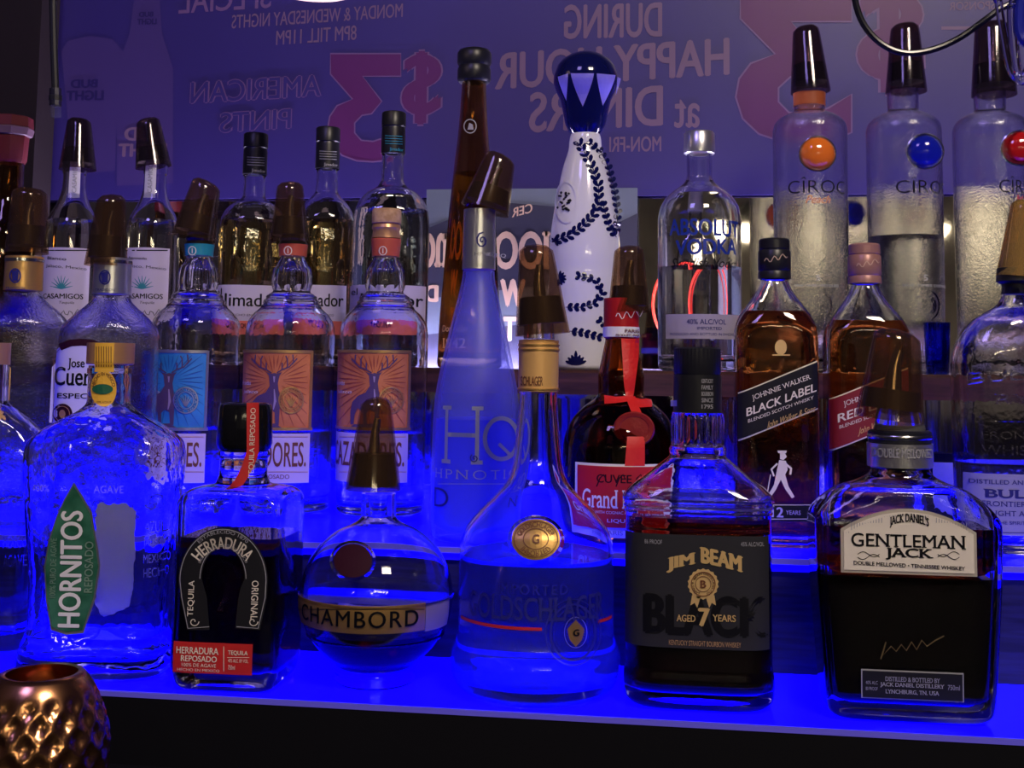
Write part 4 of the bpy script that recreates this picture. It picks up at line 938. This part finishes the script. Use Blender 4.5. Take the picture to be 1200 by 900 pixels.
I = Ink(b, lab, 0.0017); I.txt('Grand Marnier', 684, 778, 574, 596, WHITE, 0.015, serif=True); I.txt('MADE WITH COGNAC & LIQUEUR D ORANGE', 687, 774, 599, 603, WHITE); I.txt('LIQUEUR', 712, 750, 608, 613, WHITE)
for x in (700, 722, 742): I.stroke([(x, 570), (x+4, 560), (x+8, 556), (x+11, 562)], 1.6, MAROON)
I.txt('CUVEE', 700, 740, 556, 566, MAROON, 0.02); I.txt('PARIS', 708, 730, 621, 626, GREY, 0.02); I.flush()
b.cover((737, 366), (737, 289), 25, 17, 0.06, collar=(0.10, 0.40))

# square scotches -------------------------------------------------------------------
def walker(px, Y, dy, label, ink, cap_m, lm, words, fill, x0, x1, yl, yr, hh):
    b = Bottle('square_whisky_bottle', label, 'bottle', px, Y, T2,
        [(280+dy, 18, 2, 1), (326+dy, 19, 2, 1), (328+dy, 16.5, 2, 1), (336+dy, 19, 2, 1), (348+dy, 26, 2.2, 1), (360+dy, 35, 2.5, 1), (372+dy, 43, 3, .95), (384+dy, 47, 4, .92), (398+dy, 48, 5, .9), (500, 48, 6, .9), (636, 46.5, 6, .9)], 636, rz=0.0, N=72)
    b.glass(GLASSW, top=327+dy, wall=0.003, floor=0.010, heel=0.004); b.liquid(AMBERL, fill)
    b.turned('screw_cap', cap_m, [(280+dy, 16), (282+dy, 18), (292+dy, 18.3), (293+dy, 17.4), (295+dy, 19), (316+dy, 19.3), (318+dy, 18), (320+dy, 19.2), (327+dy, 19.3)], ribs=30)
    cs = Cyl(b, 19.8); I = Ink(cs, b.root, 0.0004, 'cap_signature'); I.stroke([(px-14+t*1.9, 306+dy-t*0.5-3*math.sin(t*1.3)) for t in range(15)], 0.8, PEACH); I.flush()
    tf = lambda a: yl+(yr-yl)*a; bf = lambda a: yl+(yr-yl)*a+hh
    lab = sheet(b, b.root, 'slanted_label', CREAM, x0, x1, tf, bf, 30, 4, 0.0006); l2 = sheet(b, lab, 'label_field', lm, x0, x1, lambda a: tf(a)+1.6, lambda a: bf(a)-1.8, 30, 4, 0.0012)
    I = Ink(b, lab, 0.0018); sl = (yr-yl)*0.9; W = x1-x0; mid = (yl+yr)/2
    I.txt('JOHNNIE WALKER', x0+W*.17, x0+W*.92, mid+9, mid+17, CREAM, 0.0, serif=True, slope=sl*.75, shear=-.2)
    I.txt(words, x0+W*.10, x0+W*.98, mid+22, mid+32, CREAM, 0.02, slope=sl*.88)
    I.txt('BLENDED SCOTCH WHISKY', x0+W*.12, x0+W*.95, mid+36, mid+40, CREAM, 0.0, slope=sl*.83)
    I.txt('John Walker & Sons', x0+W*.35, x0+W*.97, mid+43, mid+53, GOLDI, 0.0, shear=.35, slope=sl*.6); I.flush()
    return b, ink
b, _ = walker(910, 1.075, 0, 'square amber whisky bottle with slanted black label', None, BLACKP, BLACKL, 'BLACK LABEL', 366, 866, 957, 461, 422, 57)
I = Ink(b, b.root, 0.0007, 'striding_figure')
I.poly([(914, 531), (919, 530), (922, 535), (918, 539), (914, 538)], CREAM); I.poly([(911, 528), (922, 528), (921, 531), (912, 531)], CREAM)
I.poly([(913, 539), (921, 540), (923, 550), (920, 556), (924, 570), (931, 582), (928, 584), (920, 573), (915, 562), (909, 574), (902, 584), (899, 582), (907, 568), (910, 553)], CREAM)
I.stroke([(920, 543), (927, 549), (926, 556)], 2.5, CREAM); I.stroke([(911, 543), (904, 550), (907, 558)], 2.2, CREAM); I.stroke([(903, 556), (898, 584)], 1, CREAM); I.flush()
lab = sheet(b, b.root, 'age_strip', BLACKL, 866, 957, 590, 610, 20, 2, 0.0006); I = Ink(b, lab, 0.0014); I.txt('12', 904, 918, 594, 606, mat('pale_lilac_ink', (0.5, 0.45, 0.75), 0.5), 0.03); I.txt('YEARS', 921, 938, 598, 603, MATS['pale_lilac_ink']); I.stroke([(868, 591.5), (956, 591.5)], 0.8, CREAM); I.stroke([(868, 608), (956, 608)], 0.8, CREAM); I.flush()
I = Ink(b, b.root, 0.0005, 'gold_crest'); I.poly(ell(915, 407, 7, 9, 20), GOLDI); I.stroke([(905, 416), (926, 416)], 1.5, GOLDI); I.flush()
walker(1018, 1.120, 6, 'square amber whisky bottle with slanted red label and pink-brown cap', None, mat('pink_brown_cap', (0.40, 0.20, 0.17), 0.35, metal=0.2), mat('deep_red_label', (0.22, 0.01, 0.02), 0.5), 'RED LABEL', 378, 973, 1064, 468, 430, 62)

# embossed frontier bottle at the right edge ----------------------------------------------
b = Bottle('embossed_flask_bottle', 'clear oval flask bottle with raised lettering, cropped by the right edge', 'bottle', 1200, 1.075, T2,
    [(338, 17, 2, 1), (352, 20, 2, 1), (358, 24, 2, .9), (366, 36, 2.1, .8), (378, 54, 2.3, .7), (394, 67, 2.6, .62), (412, 74, 2.8, .6), (430, 77, 3, .58), (560, 76, 3, .58), (652, 73, 3, .58)], 652, rz=0.1, N=72)
b.glass(GLASSW, wall=0.0032, floor=0.010); b.liquid(CLEARL, 545)
I = Ink(b, b.root, 0.0003, 'embossed_lettering'); I.txt('BULLEIT', 1133, 1262, 438, 452, GLASSE, 0.02, arc=6); I.txt('RYE', 1165, 1225, 462, 474, GLASSE, 0.02, serif=True); I.txt('FRONTIER', 1150, 1240, 506, 515, GLASSE, 0.0); I.txt('WHISKEY', 1150, 1240, 522, 534, GLASSE, 0.0); I.stroke([(1165, 494), (1230, 494)], 1.2, GLASSE); I.flush()
lab = sheet(b, b.root, 'grey_label', mat('lilac_grey_label', (0.26, 0.25, 0.42), 0.55), 1126, 1270, 556, 628, 30, 3, 0.0005); I = Ink(b, lab, 0.0012)
I.txt('DISTILLED AND AGED IN THE', 1136, 1262, 563, 568, NAVY, 0.0, serif=True); I.txt('BULLEIT', 1153, 1247, 574, 584, NAVY, 0.03, serif=True); I.txt('FRONTIER WHISKEY', 1150, 1250, 588, 594, NAVY, 0.0, serif=True); I.txt('STRAIGHT AMERICAN RYE', 1138, 1262, 599, 605, NAVY, 0.0, serif=True); I.txt('ALL IN THE SPIRIT OF THE FRONTIER', 1140, 1260, 611, 615, NAVY); I.stroke([(1128, 624), (1266, 624)], 0.8, NAVY); I.flush()
b.turned('pourer_stopper', RUBBER, [(312, 15), (314, 22), (330, 23), (333, 17), (345, 16)])
b.cover((1195, 326), (1204, 236), 27, 18, -0.1, m=smoke_mat('gold_tinted_plastic', (0.85, 0.62, 0.25), (0.5, 0.33, 0.10), 0.4))
# dark card box between red-labelled scotch and flask
p = X_ = x_at(1108, 1.2, T2); o = empty('small_carton', (p, 1.2, T2)); tag(o, 'small dark carton with a white panel, left of the flask-shaped bottle', 'box')
yt_ = on_y(1108, 531, 1.2).z-T2; mb = MB(); mb.box(-0.019, 0.022, -0.012, 0.012, 0, yt_); cb = mb.build('carton_body', BLACKL, o, False); mb = MB(); mb.box(-0.013, 0.013, -0.0131, -0.0121, 0.02, yt_-0.008); mb.build('white_panel', PAPER, cb, False)

# ================================================================== bottles on the wooden shelf
def zwood(px): return proj(Vector((x_at(px, 1.37, T3), 1.37, T3)))[1]
def casa(px, label, cov, words, l0, l1):
    b = Bottle('slim_tequila_bottle', label, 'bottle', px, 1.400, T3,
        [(178, 14), (203, 14), (207, 13), (222, 13.5), (240, 18), (256, 26), (268, 30), (284, 31), (360, 31.5), (435, 31)], zwood(px)+1)
    b.glass(GLASS, wall=0.0025, floor=0.009); b.liquid(CLEARL, 262)
    lab = sheet(b, b.root, 'paper_label', mat('lilac_white_label', (0.58, 0.52, 0.68), 0.6), l0, l1, 290, 377, 24, 3, 0.0004); I = Ink(b, lab, 0.0010); W = l1-l0
    I.txt('CASAMIGOS', l0+W*.10, l1-W*.12, 344, 350, BLACKI, 0.02); I.txt('Tequila', l0+W*.4, l1-W*.3, 353, 357, BLACKI, shear=.2); I.txt(words, l0+W*.18, l0+W*.55, 301, 304.5, BLACKI, 0.01, slope=1.5); I.txt('Jalisco, Mexico', l0+W*.15, l1-W*.05, 311, 315.5, BLACKI, 0.0, slope=3)
    I.stroke([(l0+1, 293.5), (l1-1, 293.5)], 1.3, BLACKI); c = l0+W*.45
    for k in range(9):
        a = math.radians(-80+k*20); I.stroke([(c, 338), (c+13*math.sin(a), 338-15*math.cos(a))], [2.2, 0.5], mat('teal_ink', (0.03, 0.25, 0.30), 0.5))
    I.stroke([(l0+W*.3+t*1.6, 368-4*math.sin(t*1.2)*(1 if t % 3 else .4)-t*.1) for t in range(22)], 0.8, BLACKI); I.flush()
    cs = Cyl(b, 14.5); I = Ink(cs, b.root, 0.0006, 'neck_strip'); I.poly([(cov[0][0]-8, 180), (cov[0][0]+4, 180), (cov[0][0]+2, 232), (cov[0][0]-11, 232)], PAPER); I.flush()
    ns = [o for o in b.root.children if o.name.startswith('neck_strip')][0]; I = Ink(cs, ns, 0.0012); I.txt('CASAMIGOS', cov[0][0]-6, cov[0][0]-1, 188, 226, GREY, rot=90); I.flush()
    b.cover(*cov, m2=DSMOKE); return b
casa(77, 'slim clear tequila bottle with white label, leftmost one under a dark pourer cover', ((91, 199), (93, 139), 21.5, 13, -0.1), 'Blanco', 46, 104)
casa(173, 'slim clear tequila bottle with white label, second one under a dark pourer cover', ((180, 196), (173, 139), 21, 13, 0.15), 'Reposado', 142, 197)
def jima(px, Y, label, dy, hw, liq, l0, l1, cap):
    zb_ = zwood(px)+1; k = hw/39.0
    b = Bottle('shouldered_tequila_bottle', label, 'bottle', px, Y, T3,
        [(157+dy, 14), (206+dy, 14.5), (208+dy, 13), (232+dy*.8, 13.5), (238+dy*.7, 18), (244+dy*.6, 27*k), (254+dy*.5, 35*k), (263+dy*.4, 38*k, 2.6), (275, 39*k, 2.8), (360, 39*k, 2.8), (435, 38*k, 2.8)], zb_, 'shouldered tequila bottles on the wooden shelf')
    b.glass(GLASSW, top=207+dy, wall=0.0028, floor=0.009)
    if liq: b.liquid(*liq)
    b.turned('screw_cap', BLACKP, [(157+dy, 13), (158.5+dy, 14.2), (174+dy, 14.4), (175+dy, 13.4), (178+dy, 14), (206+dy, 14.3)], ribs=24)
    cs = Cyl(b, 14.6); I = Ink(cs, b.root, 0.0005, 'cap_print'); c = proj(b.loc+Vector((0, 0, b.H*.95)))[0]
    for q in range(4): I.stroke([(c-10, 184+dy+q*3), (c+10, 185+dy+q*3)], 0.7, cap)
    I.txt('Jimador', c-5, c+11, 198+dy, 203+dy, cap, .02); I.flush()
    lab = sheet(b, b.root, 'white_label', mat('lilac_white_label'), l0, l1, 334, 376, 24, 3, 0.0005); rs = sheet(b, lab, 'red_strip', mat('coral_strip', (0.75, 0.16, 0.12), 0.5), l0, l1, 376, 392, 24, 2, 0.0005)
    I = Ink(b, lab, 0.0012); I.txt('el', l0+2, l0+9, 338, 346, BLACKI, .01); I.txt('Jimador', l0+9, l1-3, 344, 364, BLACKI, 0.012); I.txt('HECHO EN MEXICO', l0+18, l1-14, 368, 370.5, BLACKI); I.txt('TEQUILA', l0+22, l0+48, 379, 385, MAROON, .02); I.flush()
    I = Ink(b, b.root, 0.0004, 'embossed_agave'); 
    for q in range(-3, 4): I.stroke([(px+3+q*2, 318), (px+3+q*6, 290+abs(q)*4)], [3.0, 1.0], GLASSE)
    I.flush(); return b
jima(291, 1.400, 'amber tequila bottle with black screw cap, left of the two amber ones', 0, 39, (GOLDL, 263), 252, 330, GREY)
jima(377, 1.420, 'amber tequila bottle with black screw cap, right of the two amber ones', -7, 35, (GOLDL, 262), 343, 405, GREY)
jima(455, 1.340, 'bluish clear tequila bottle with black screw cap above a cork-topped bottle', -25, 45, (mat('icy_liquid', (0.80, 0.90, 1.0), 0, trans=1, ior=1.33), 250), 411, 498, mat('teal_ink2', (0.03, 0.3, 0.45), 0.5))

b = Bottle('tall_brown_bottle', 'very tall slender dark brown bottle with black stopper', 'bottle', 550, 1.375, T3,
    [(96, 14.5), (110, 15), (150, 17.5), (200, 22.5), (260, 28), (320, 32), (380, 36), (436, 38)], zwood(550)+1)
b.glass(DBROWNG, wall=0.0035, floor=0.012); b.liquid(mat('aged_tequila', (0.66, 0.42, 0.14), 0, trans=1, ior=1.33), 205)
b.turned('stopper', BLACKP, [(57, 12), (59, 18), (63, 20.5), (74, 20.5), (78, 18.5), (82, 20), (94, 20), (97, 18)])
I = Ink(b, b.root, 0.0005, 'printed_lettering'); I.stroke(ell(551, 148, 7, 8, 20), 1.2, GREY, close=True); I.poly([(548, 152), (550, 144), (554, 146), (555, 152)], GREY); I.txt('Don Julio', 519, 548, 381, 391, PEACH, 0.0, serif=True, shear=.1); I.txt('1942', 519, 546, 396, 408, PEACH, 0.02, serif=True); I.flush()

b = Bottle('ceramic_decanter', 'white ceramic decanter painted with blue leaf garlands and a navy domed stopper', 'decanter', 684, 1.365, T3,
    [(154, 16), (162, 18.5), (175, 20), (195, 26), (220, 31.5), (250, 37), (280, 41), (305, 42), (318, 41.5), (330, 42), (380, 40), (420, 38), (434, 36)], zwood(684)+1)
b.glass(CERAM, solid=True, name='ceramic_body')
class Dome(Surface):
    def __init__(s, b, rows):
        s.b = b; s.loc = b.loc; s.rz = b.rz; s.f = pchip([b.zz(r[0]) for r in rows][::-1], [r[1]*b.k for r in rows][::-1]); s.y0 = -30*b.k
    def front(s, x, z): r = s.f(z); q = min(abs(x), r*.98); return -math.sqrt(r*r-q*q)
    def pos(s, x, z, off=0.0): y = s.front(x, z); v = Vector((x, y, 0)).normalized()*off; return (x+v.x, y+v.y, z)
rows = [(60, 3), (61.5, 10), (65, 20), (71, 29), (78, 34.5), (84, 36.5), (90, 38.5), (98, 38.5), (106, 36), (118, 30), (132, 27), (146, 24), (154, 20), (158, 17)]
stp = b.turned('domed_stopper', COBALT, rows, 48); ds = Dome(b, rows)
PETAL = mat('pale_blue_glaze', (0.25, 0.22, 0.85), 0.2, coat=0.5)
I = Ink(ds, stp, 0.0005, 'painted_petal')
def dens(P, m, off=None):                                # subdivide tall polygons so they follow the dome
    (a, b_, c) = P; n = 8
    V = []; Fc = []
    for i in range(n+1):
        t = i/n; L_ = (a[0]+(c[0]-a[0])*t**1.3, a[1]+(c[1]-a[1])*t); R_2 = (b_[0]+(c[0]-b_[0])*t**1.3, b_[1]+(c[1]-b_[1])*t)
        for q in range(5): V.append((L_[0]+(R_2[0]-L_[0])*q/4, L_[1]+(R_2[1]-L_[1])*q/4))
    for i in range(n):
        for q in range(4): Fc.append((i*5+q, i*5+q+1, i*5+q+6, i*5+q+5))
    I.shape((V, Fc), m, off)
for P in (((654, 90), (666, 86), (664, 118)), ((669, 86), (696, 86), (683, 125)), ((699, 86), (721, 88), (706, 124)), ((723, 90), (727, 92), (721, 112))): dens(P, PETAL)
I.flush()
I = Ink(b, b.root, 0.0004, 'painted_garland')
def leaf(x, y, a, L=8.5, W=4.0):
    c, s_ = math.cos(a), math.sin(a); P = [(0, 0), (L*.35, -W*.38), (L*.75, -W*.45), (L, -W*.15), (L, W*.15), (L*.75, W*.45), (L*.35, W*.38)]
    I.poly([(x+p[0]*c-p[1]*s_, y+p[0]*s_+p[1]*c) for p in P], COBALT)
def garland(pts, L=9.5, step=7.5, W=5.4):
    P = [Vector(p) for p in pts]; cum = [0]
    for a, b_ in zip(P, P[1:]): cum.append(cum[-1]+(b_-a).length)
    I.stroke(pts, 0.9, COBALT); d = 2; 
    while d < cum[-1]:
        i = max(j for j in range(len(cum)-1) if cum[j] <= d); t = (P[i+1]-P[i]).normalized(); q = P[i]+t*(d-cum[i]); a = math.atan2(t.y, t.x)
        leaf(q.x, q.y, a+0.62, L, W); leaf(q.x, q.y, a-0.62, L, W); d += step
garland([(648, 283), (665, 277), (682, 266), (695, 252), (702, 236), (701, 218), (695, 198), (687, 182), (679, 168)])
garland([(722, 275), (724, 250), (720, 222), (713, 195), (704, 178), (690, 166)], 7)
garland([(722, 278), (714, 266), (709, 250), (706, 236)], 7)
garland([(663, 360), (682, 360), (698, 355), (706, 343), (700, 331), (689, 325), (677, 323)], 7.5)
garland([(668, 388), (684, 390), (706, 396)], 7.5); garland([(716, 390), (707, 379), (701, 374)], 7)
for k in range(7): leaf(655, 326, math.radians(-75+k*28), 9, 3.4)
for k in range(7): leaf(675, 428, math.radians(-158+k*22.5), 17 if k == 3 else 13, 4.4)
for k in range(6): leaf(650, 284, math.radians(-160+k*40), 6, 3)
I.flush()
I = Ink(b, b.root, 0.0010, 'raised_medallion'); I.stroke(ell(664, 237, 12, 24, 30), 2.2, CERAM, close=True); I.flush()
mb = MB(); random.seed(3)
for k in range(34):
    x, z = b.hit(661+random.uniform(-7, 8), 236+random.uniform(-11, 11)); p = b.pos(x, z, 0.001); r = 0.0016
    mb.add([(p[0]+r, p[1], p[2]), (p[0]-r, p[1], p[2]), (p[0], p[1]+r, p[2]), (p[0], p[1]-r, p[2]), (p[0], p[1], p[2]+r), (p[0], p[1], p[2]-r)], [(0, 2, 4), (2, 1, 4), (1, 3, 4), (3, 0, 4), (2, 0, 5), (1, 2, 5), (3, 1, 5), (0, 3, 5)])
jw = mb.build('bead_emblem', mat('dark_beads', (0.05, 0.05, 0.07), 0.15, metal=0.8), b.root, False); jw['kind'] = 'stuff'

b = Bottle('rounded_vodka_bottle', 'clear round-shouldered bottle with bold navy-blue lettering and silver cap', 'bottle', 820, 1.370, T3,
    [(178, 15), (206, 15), (212, 16.5), (218, 22), (225, 32), (234, 41), (246, 47), (258, 49), (300, 49), (425, 48.5), (435, 47)], zwood(820)+2)
b.glass(GLASS, wall=0.0032, floor=0.012); b.liquid(CLEARL, 314)
b.turned('silver_cap', SILVER, [(155, 16.5), (157, 18), (176, 18.6), (180, 18.4), (181, 17)])
I = Ink(b, b.root, 0.0006, 'printed_lettering'); BR = mat('royal_blue_print', (0.015, 0.04, 0.28), 0.35)
I.txt('ABSOLUT', 785, 864, 256, 276, BR, 0.03, slope=2); I.txt('VODKA', 792, 862, 279.5, 298, BR, 0.035, slope=-2); I.txt('Swedish Vodka', 787, 862, 302, 313, BLACKI, 0.0, shear=.4); I.flush()
lab = sheet(b, b.root, 'grey_label', mat('clear_grey_label', (0.40, 0.36, 0.45), 0.5), 781, 866, 368, 397, 26, 2, 0.0005)
I = Ink(b, lab, 0.0012); I.txt('40% ALC/VOL', 805, 850, 374, 380, NAVY, .01); I.txt('IMPORTED', 817, 845, 383, 386.5, NAVY, .01); I.txt('PRODUCED AND BOTTLED IN SWEDEN', 786, 860, 390, 393, NAVY); I.flush()

def ciroc(px, label, dot, dpx, dpy, l0, l1, cov, band, sub, level):
    b = Bottle('tall_vodka_bottle', label, 'bottle', px, 1.405, T3,
        [(106, 18.5), (129, 18), (132, 20), (136, 29), (141, 37), (148, 42), (156, 43.5), (200, 43.5), (437, 42)], zwood(px)+1, 'tall vodka bottles with a coloured glass dot', n=2.3)
    b.glass(GLASSE, wall=0.0030, floor=0.012)
    if level: b.liquid(CLEARL, level)
    if band: b.sleeve('neck_band', band, 110, 125, 0.0006, 2)
    x, z = b.hit(dpx, dpy); y = b.front(x, z); r = 19*b.k; mb = MB(); mb.lathe([(r*math.cos(t*PI/16), r*.55*math.sin(t*PI/16)) for t in range(8)]+[(r*.02, r*.56)], 36)
    mb.V = [(x+v[0], y-v[2]-0.0002+(abs(v[0]+x)*.12), z+v[1]) for v in mb.V]; mb.F = [f[::-1] for f in mb.F]; dm = mb.build('glass_dot', dot, b.root)
    mb = MB(); mb.tube([(x+r*1.06*math.cos(a), y-0.0006+abs(x+r*math.cos(a))*.12, z+r*1.06*math.sin(a)) for a in [2*PI*k/36 for k in range(37)]], 0.0011, 8, False); mb.build('dot_rim', STEEL, dm)
    I = Ink(b, b.root, 0.0007, 'printed_lettering'); I.txt('CÎROC', l0, l1, 207, 226, BLACKI, -0.012); I.flush()
    I = Ink(b, b.root, 0.0008, 'flavour_script')
    if sub: I.txt(sub[0], l0+20, l1-16, 229, 238, sub[1], 0.0, shear=.4)
    I.txt('FIVE TIMES DISTILLED', dpx-26, dpx+24, 333, 336, GREY); I.txt('5', dpx-2, dpx+3, 322, 329, GREY); I.flush()
    I = Ink(b, b.root, 0.0006, 'embossed_medallion'); I.stroke(ell(dpx+2, 358, 14, 18, 26), 2, GLASSE, close=True); I.stroke(ell(dpx+2, 358, 9, 11, 20), 5, GLASSE, close=True); I.flush()
    b.cover(*cov, collar=(0.14, 0.42), m2=DSMOKE); return b
ciroc(952, 'tall clear vodka bottle with an orange glass dot, leftmost of the three', mat('orange_glass_dot', (0.90, 0.20, 0.02), 0.08, coat=1), 958, 180, 924, 989, ((950, 108), (944, 31), 23.5, 15, 0.12), mat('orange_neck_band', (0.42, 0.10, 0.03), 0.4), ('Peach', mat('orange_script', (0.8, 0.25, 0.08), 0.5)), None)
ciroc(1064, 'tall clear vodka bottle with a blue glass dot, middle of the three', mat('blue_glass_dot', (0.01, 0.02, 0.45), 0.08, coat=1), 1084, 177, 1050, 1109, ((1062, 108), (1060, 28), 24, 16, 0.10), None, None, 278)
ciroc(1168, 'tall clear vodka bottle with a red glass dot, rightmost of the three', mat('red_glass_dot', (0.50, 0.01, 0.01), 0.08, coat=1), 1195, 173, 1171, 1222, ((1165, 112), (1162, 26), 26, 19, 0.05), None, ('Red Berry', mat('red_script', (0.6, 0.03, 0.03), 0.5)), None)

# bottle cropped by the left edge
b = Bottle('red_capped_bottle', 'dark bottle with red and white cap at the left edge of the shelf', 'bottle', -2, 1.400, T3,
    [(190, 17), (230, 18), (262, 27), (285, 34), (435, 34)], zwood(0)+1)
b.glass(DBROWNG, wall=0.003, floor=0.010); b.liquid(AMBERL, 300)
cp = b.turned('red_cap', mat('dark_red_cap', (0.10, 0.006, 0.01), 0.5), [(134, 18), (136, 25), (148, 26), (152, 22), (188, 20), (192, 18)], ribs=4)
b.turned('white_collar', mat('dull_white_plastic', (0.13, 0.07, 0.10), 0.5), [(148, 25), (150, 27), (158, 25), (159, 23)], ribs=4)

# glassware ---------------------------------------------------------------------------
def tumbler(px, Y, zs, top, base, hw, label, m=GLASS, cat='glass', name='drinking_glass', grp=None):
    b = Bottle(name, label, cat, px, Y, zs, [(top, hw), ((top+base)/2, hw*.93), (base, hw*.85)], base, grp, N=40)
    n = b.N; R = [b.ring(z, 0) for z in b.zlist(0, b.H, 4)]; R2 = [b.ring(z, 0.0016) for z in b.zlist(0.010, b.H, 4)][::-1]
    V, Fc = b.loft(R+R2); obj('glass_wall', V, Fc, m, b.root, True, 50); return b
def zrow(px, Y, zs): return proj(Vector((x_at(px, Y, zs), Y, zs)))[1]
for px, hw, tp, lb in ((503, 12, 468, 'left of the frosted bottle'), (671, 21, 467, 'left of the ribboned bottle'), (842, 23, 468, 'left of the black-labelled scotch'), (1108, 21, 468, 'above the small carton'), (262, 14, 470, 'between the two left stag bottles')):
    tumbler(px, 1.40, T2, tp, zrow(px, 1.37, T2), hw, 'clear straight drinking glass under the wooden shelf, '+lb, grp='glasses under the wooden shelf')
tumbler(1099, 1.325, T3, 378, zrow(1099, 1.31, T3), 15, 'small deep-blue glass added for the blue patch seen through the blue-dotted bottle', mat('deep_blue_glass', (0.02, 0.05, 0.75), 0.0, trans=1), name='added_blue_glass')  # invented glass, stands in for a blue patch refracted through the bottle

# cables, hanger, post, candle holder --------------------------------------------------
def wp(px, py, Y): return on_y(px, py, Y)
def tube_px(name, parent, pts, Y, r, m, n=10):
    P = [wp(a, b_, Y)-(parent.parent or parent).location for a, b_ in pts]; Q = []
    for i in range(len(P)-1):
        p0, p1, p2, p3 = P[max(i-1, 0)], P[i], P[i+1], P[min(i+2, len(P)-1)]
        for k in range(6):
            t = k/6; Q.append(0.5*((2*p1)+(p2-p0)*t+(2*p0-5*p1+4*p2-p3)*t*t+(3*p1-p0-3*p2+p3)*t**3))
    Q.append(P[-1]); mb = MB(); mb.tube(Q, r, n); return mb.build(name, m, parent)
o = empty('hanging_cable', wp(63, -20, 1.25)); tag(o, 'black cable hanging straight down at the upper left, metal plug end', 'cable')
tube_px('cord', o, [(60, -420), (62, -20), (62, 0), (63, 50), (65, 106)], 1.25, 0.0042, RUBBER)
pl = tube_px('plug', o, [(65, 104), (65, 124)], 1.25, 0.0068, mat('dark_metal', (0.2, 0.2, 0.25), 0.25, metal=1)); tube_px('plug_collar', pl, [(65, 112), (65, 118)], 1.25, 0.0073, RUBBER); tube_px('plug_tip', pl, [(65.5, 124), (66, 137)], 1.25, 0.0058, THING)
o = empty('looped_cable', wp(1000, -40, 1.2)); tag(o, 'black cable looping across the top right before the pourer covers', 'cable')
tube_px('cord', o, [(990, -420), (994, -200), (1000, -40), (1002, 0), (1013, 30), (1034, 52), (1060, 62), (1090, 59), (1125, 44), (1168, 13), (1200, -12), (1260, -120), (1300, -420)], 1.2, 0.0033, mat('glossy_black_rubber', (0.01, 0.01, 0.014), 0.2))
o = empty('plastic_hanger', wp(1185, -40, 1.1)); tag(o, 'bent clear plastic hanger at the top right corner', 'hanger')
tube_px('bent_strip', o, [(1166, -420), (1168, -40), (1170, 0), (1176, 40), (1184, 80), (1192, 92)], 1.1, 0.0035, GLASS); tube_px('bent_strip', o, [(1194, -420), (1190, -40), (1186, 10), (1188, 50), (1193, 88), (1200, 92), (1215, 60)], 1.1, 0.0045, GLASS); tube_px('bent_strip', o, [(1208, -420), (1205, -30), (1196, 0), (1196, 40), (1210, 52)], 1.1, 0.006, mat('blue_plastic', (0.03, 0.04, 0.5), 0.2, trans=.5))
p0 = wp(-60, 400, 1.58); p1 = wp(33, 400, 1.58)
tag(box_obj('trim_1', p0.x, p1.x, 1.57, 1.62, Z3, 2.3, mat('black_post', (0.012, 0.006, 0.008), 0.6)), kind='structure')
tag(box_obj('wall_left', -1.42, -1.36, -3, YB+0.06, 0, 3.6, MATS['dark_wall']), kind='structure')
tag(box_obj('wall_front', -3.2, 1.9, -3.06, -3, 0, 3.6, grain(mat('warm_plaster', rough=0.7), (0.28, 0.26, 0.25), (0.50, 0.47, 0.45), 3)), kind='structure')
tag(box_obj('trim_2', -3.2, 1.9, -3, -2.97, 0, 1.20, mat('unseen_dark_wainscot', (0.010, 0.008, 0.008), 0.6)), kind='structure')  # unseen dark panelling, added so the black bottles reflect something dark
tag(box_obj('floor', -3.2, 1.9, -3, YB+0.06, -0.05, 0, mat('dark_floor', (0.012, 0.01, 0.012), 0.6)), kind='structure')
CT = 1.115
o = empty('bar_counter', (0, 0.5, CT-0.04)); tag(o, 'dark bar counter below the display, holding the copper candle holder', 'counter')
q = box_obj('counter_top', -1.2, 0.9, 0.25, 0.835, CT-0.04, CT, BLACKW, o); q.location = -o.location
q = box_obj('counter_body', -1.2, 0.9, 0.30, 0.83, 0.0, CT-0.0402, MATS['dark_wall'], o); q.location = -o.location
class H: pass
b = Bottle('candle_holder', 'round faceted copper candle holder at the lower left corner', 'candle holder', 38, 0.66, CT,
    [(788, 48), (795, 55), (812, 66), (835, 76), (865, 82), (900, 80), (940, 72), (975, 56), (990, 40)], 990, N=96)
R = []
def dimp(z, inset):
    a = b.fa(z)-inset; out = []
    for k in range(b.N):
        t = 2*PI*k/b.N; v = z/0.0085; q = math.cos(16*t+PI*v*1.0)*math.cos(16*t-PI*v*1.0) if False else (abs(math.sin(8*t+v*1.4))*abs(math.sin(8*t-v*1.4)))
        e = min(1, max(0, (b.H-0.008-z)/0.008)); out.append(((a-0.0035*q*e)*math.cos(t), (a-0.0035*q*e)*math.sin(t), z))
    return out
zs_ = [b.H*i/60 for i in range(61)]
V, Fc = b.loft([dimp(z, 0) for z in zs_]+[b.ring(z, 0.0035) for z in zs_[::-1][:-8]]); obj('copper_shell', V, Fc, COPPER, b.root, True, 60)
mb = MB(); mb.lathe([(0.018, 0.012), (0.018, 0.03), (0.0165, 0.032)], 24); cn = mb.build('candle', CREAM, b.root)
mb = MB(); mb.tube([(0, 0, 0.032), (0.001, 0, 0.038)], 0.0006, 6); mb.build('wick', BLACKI, cn)
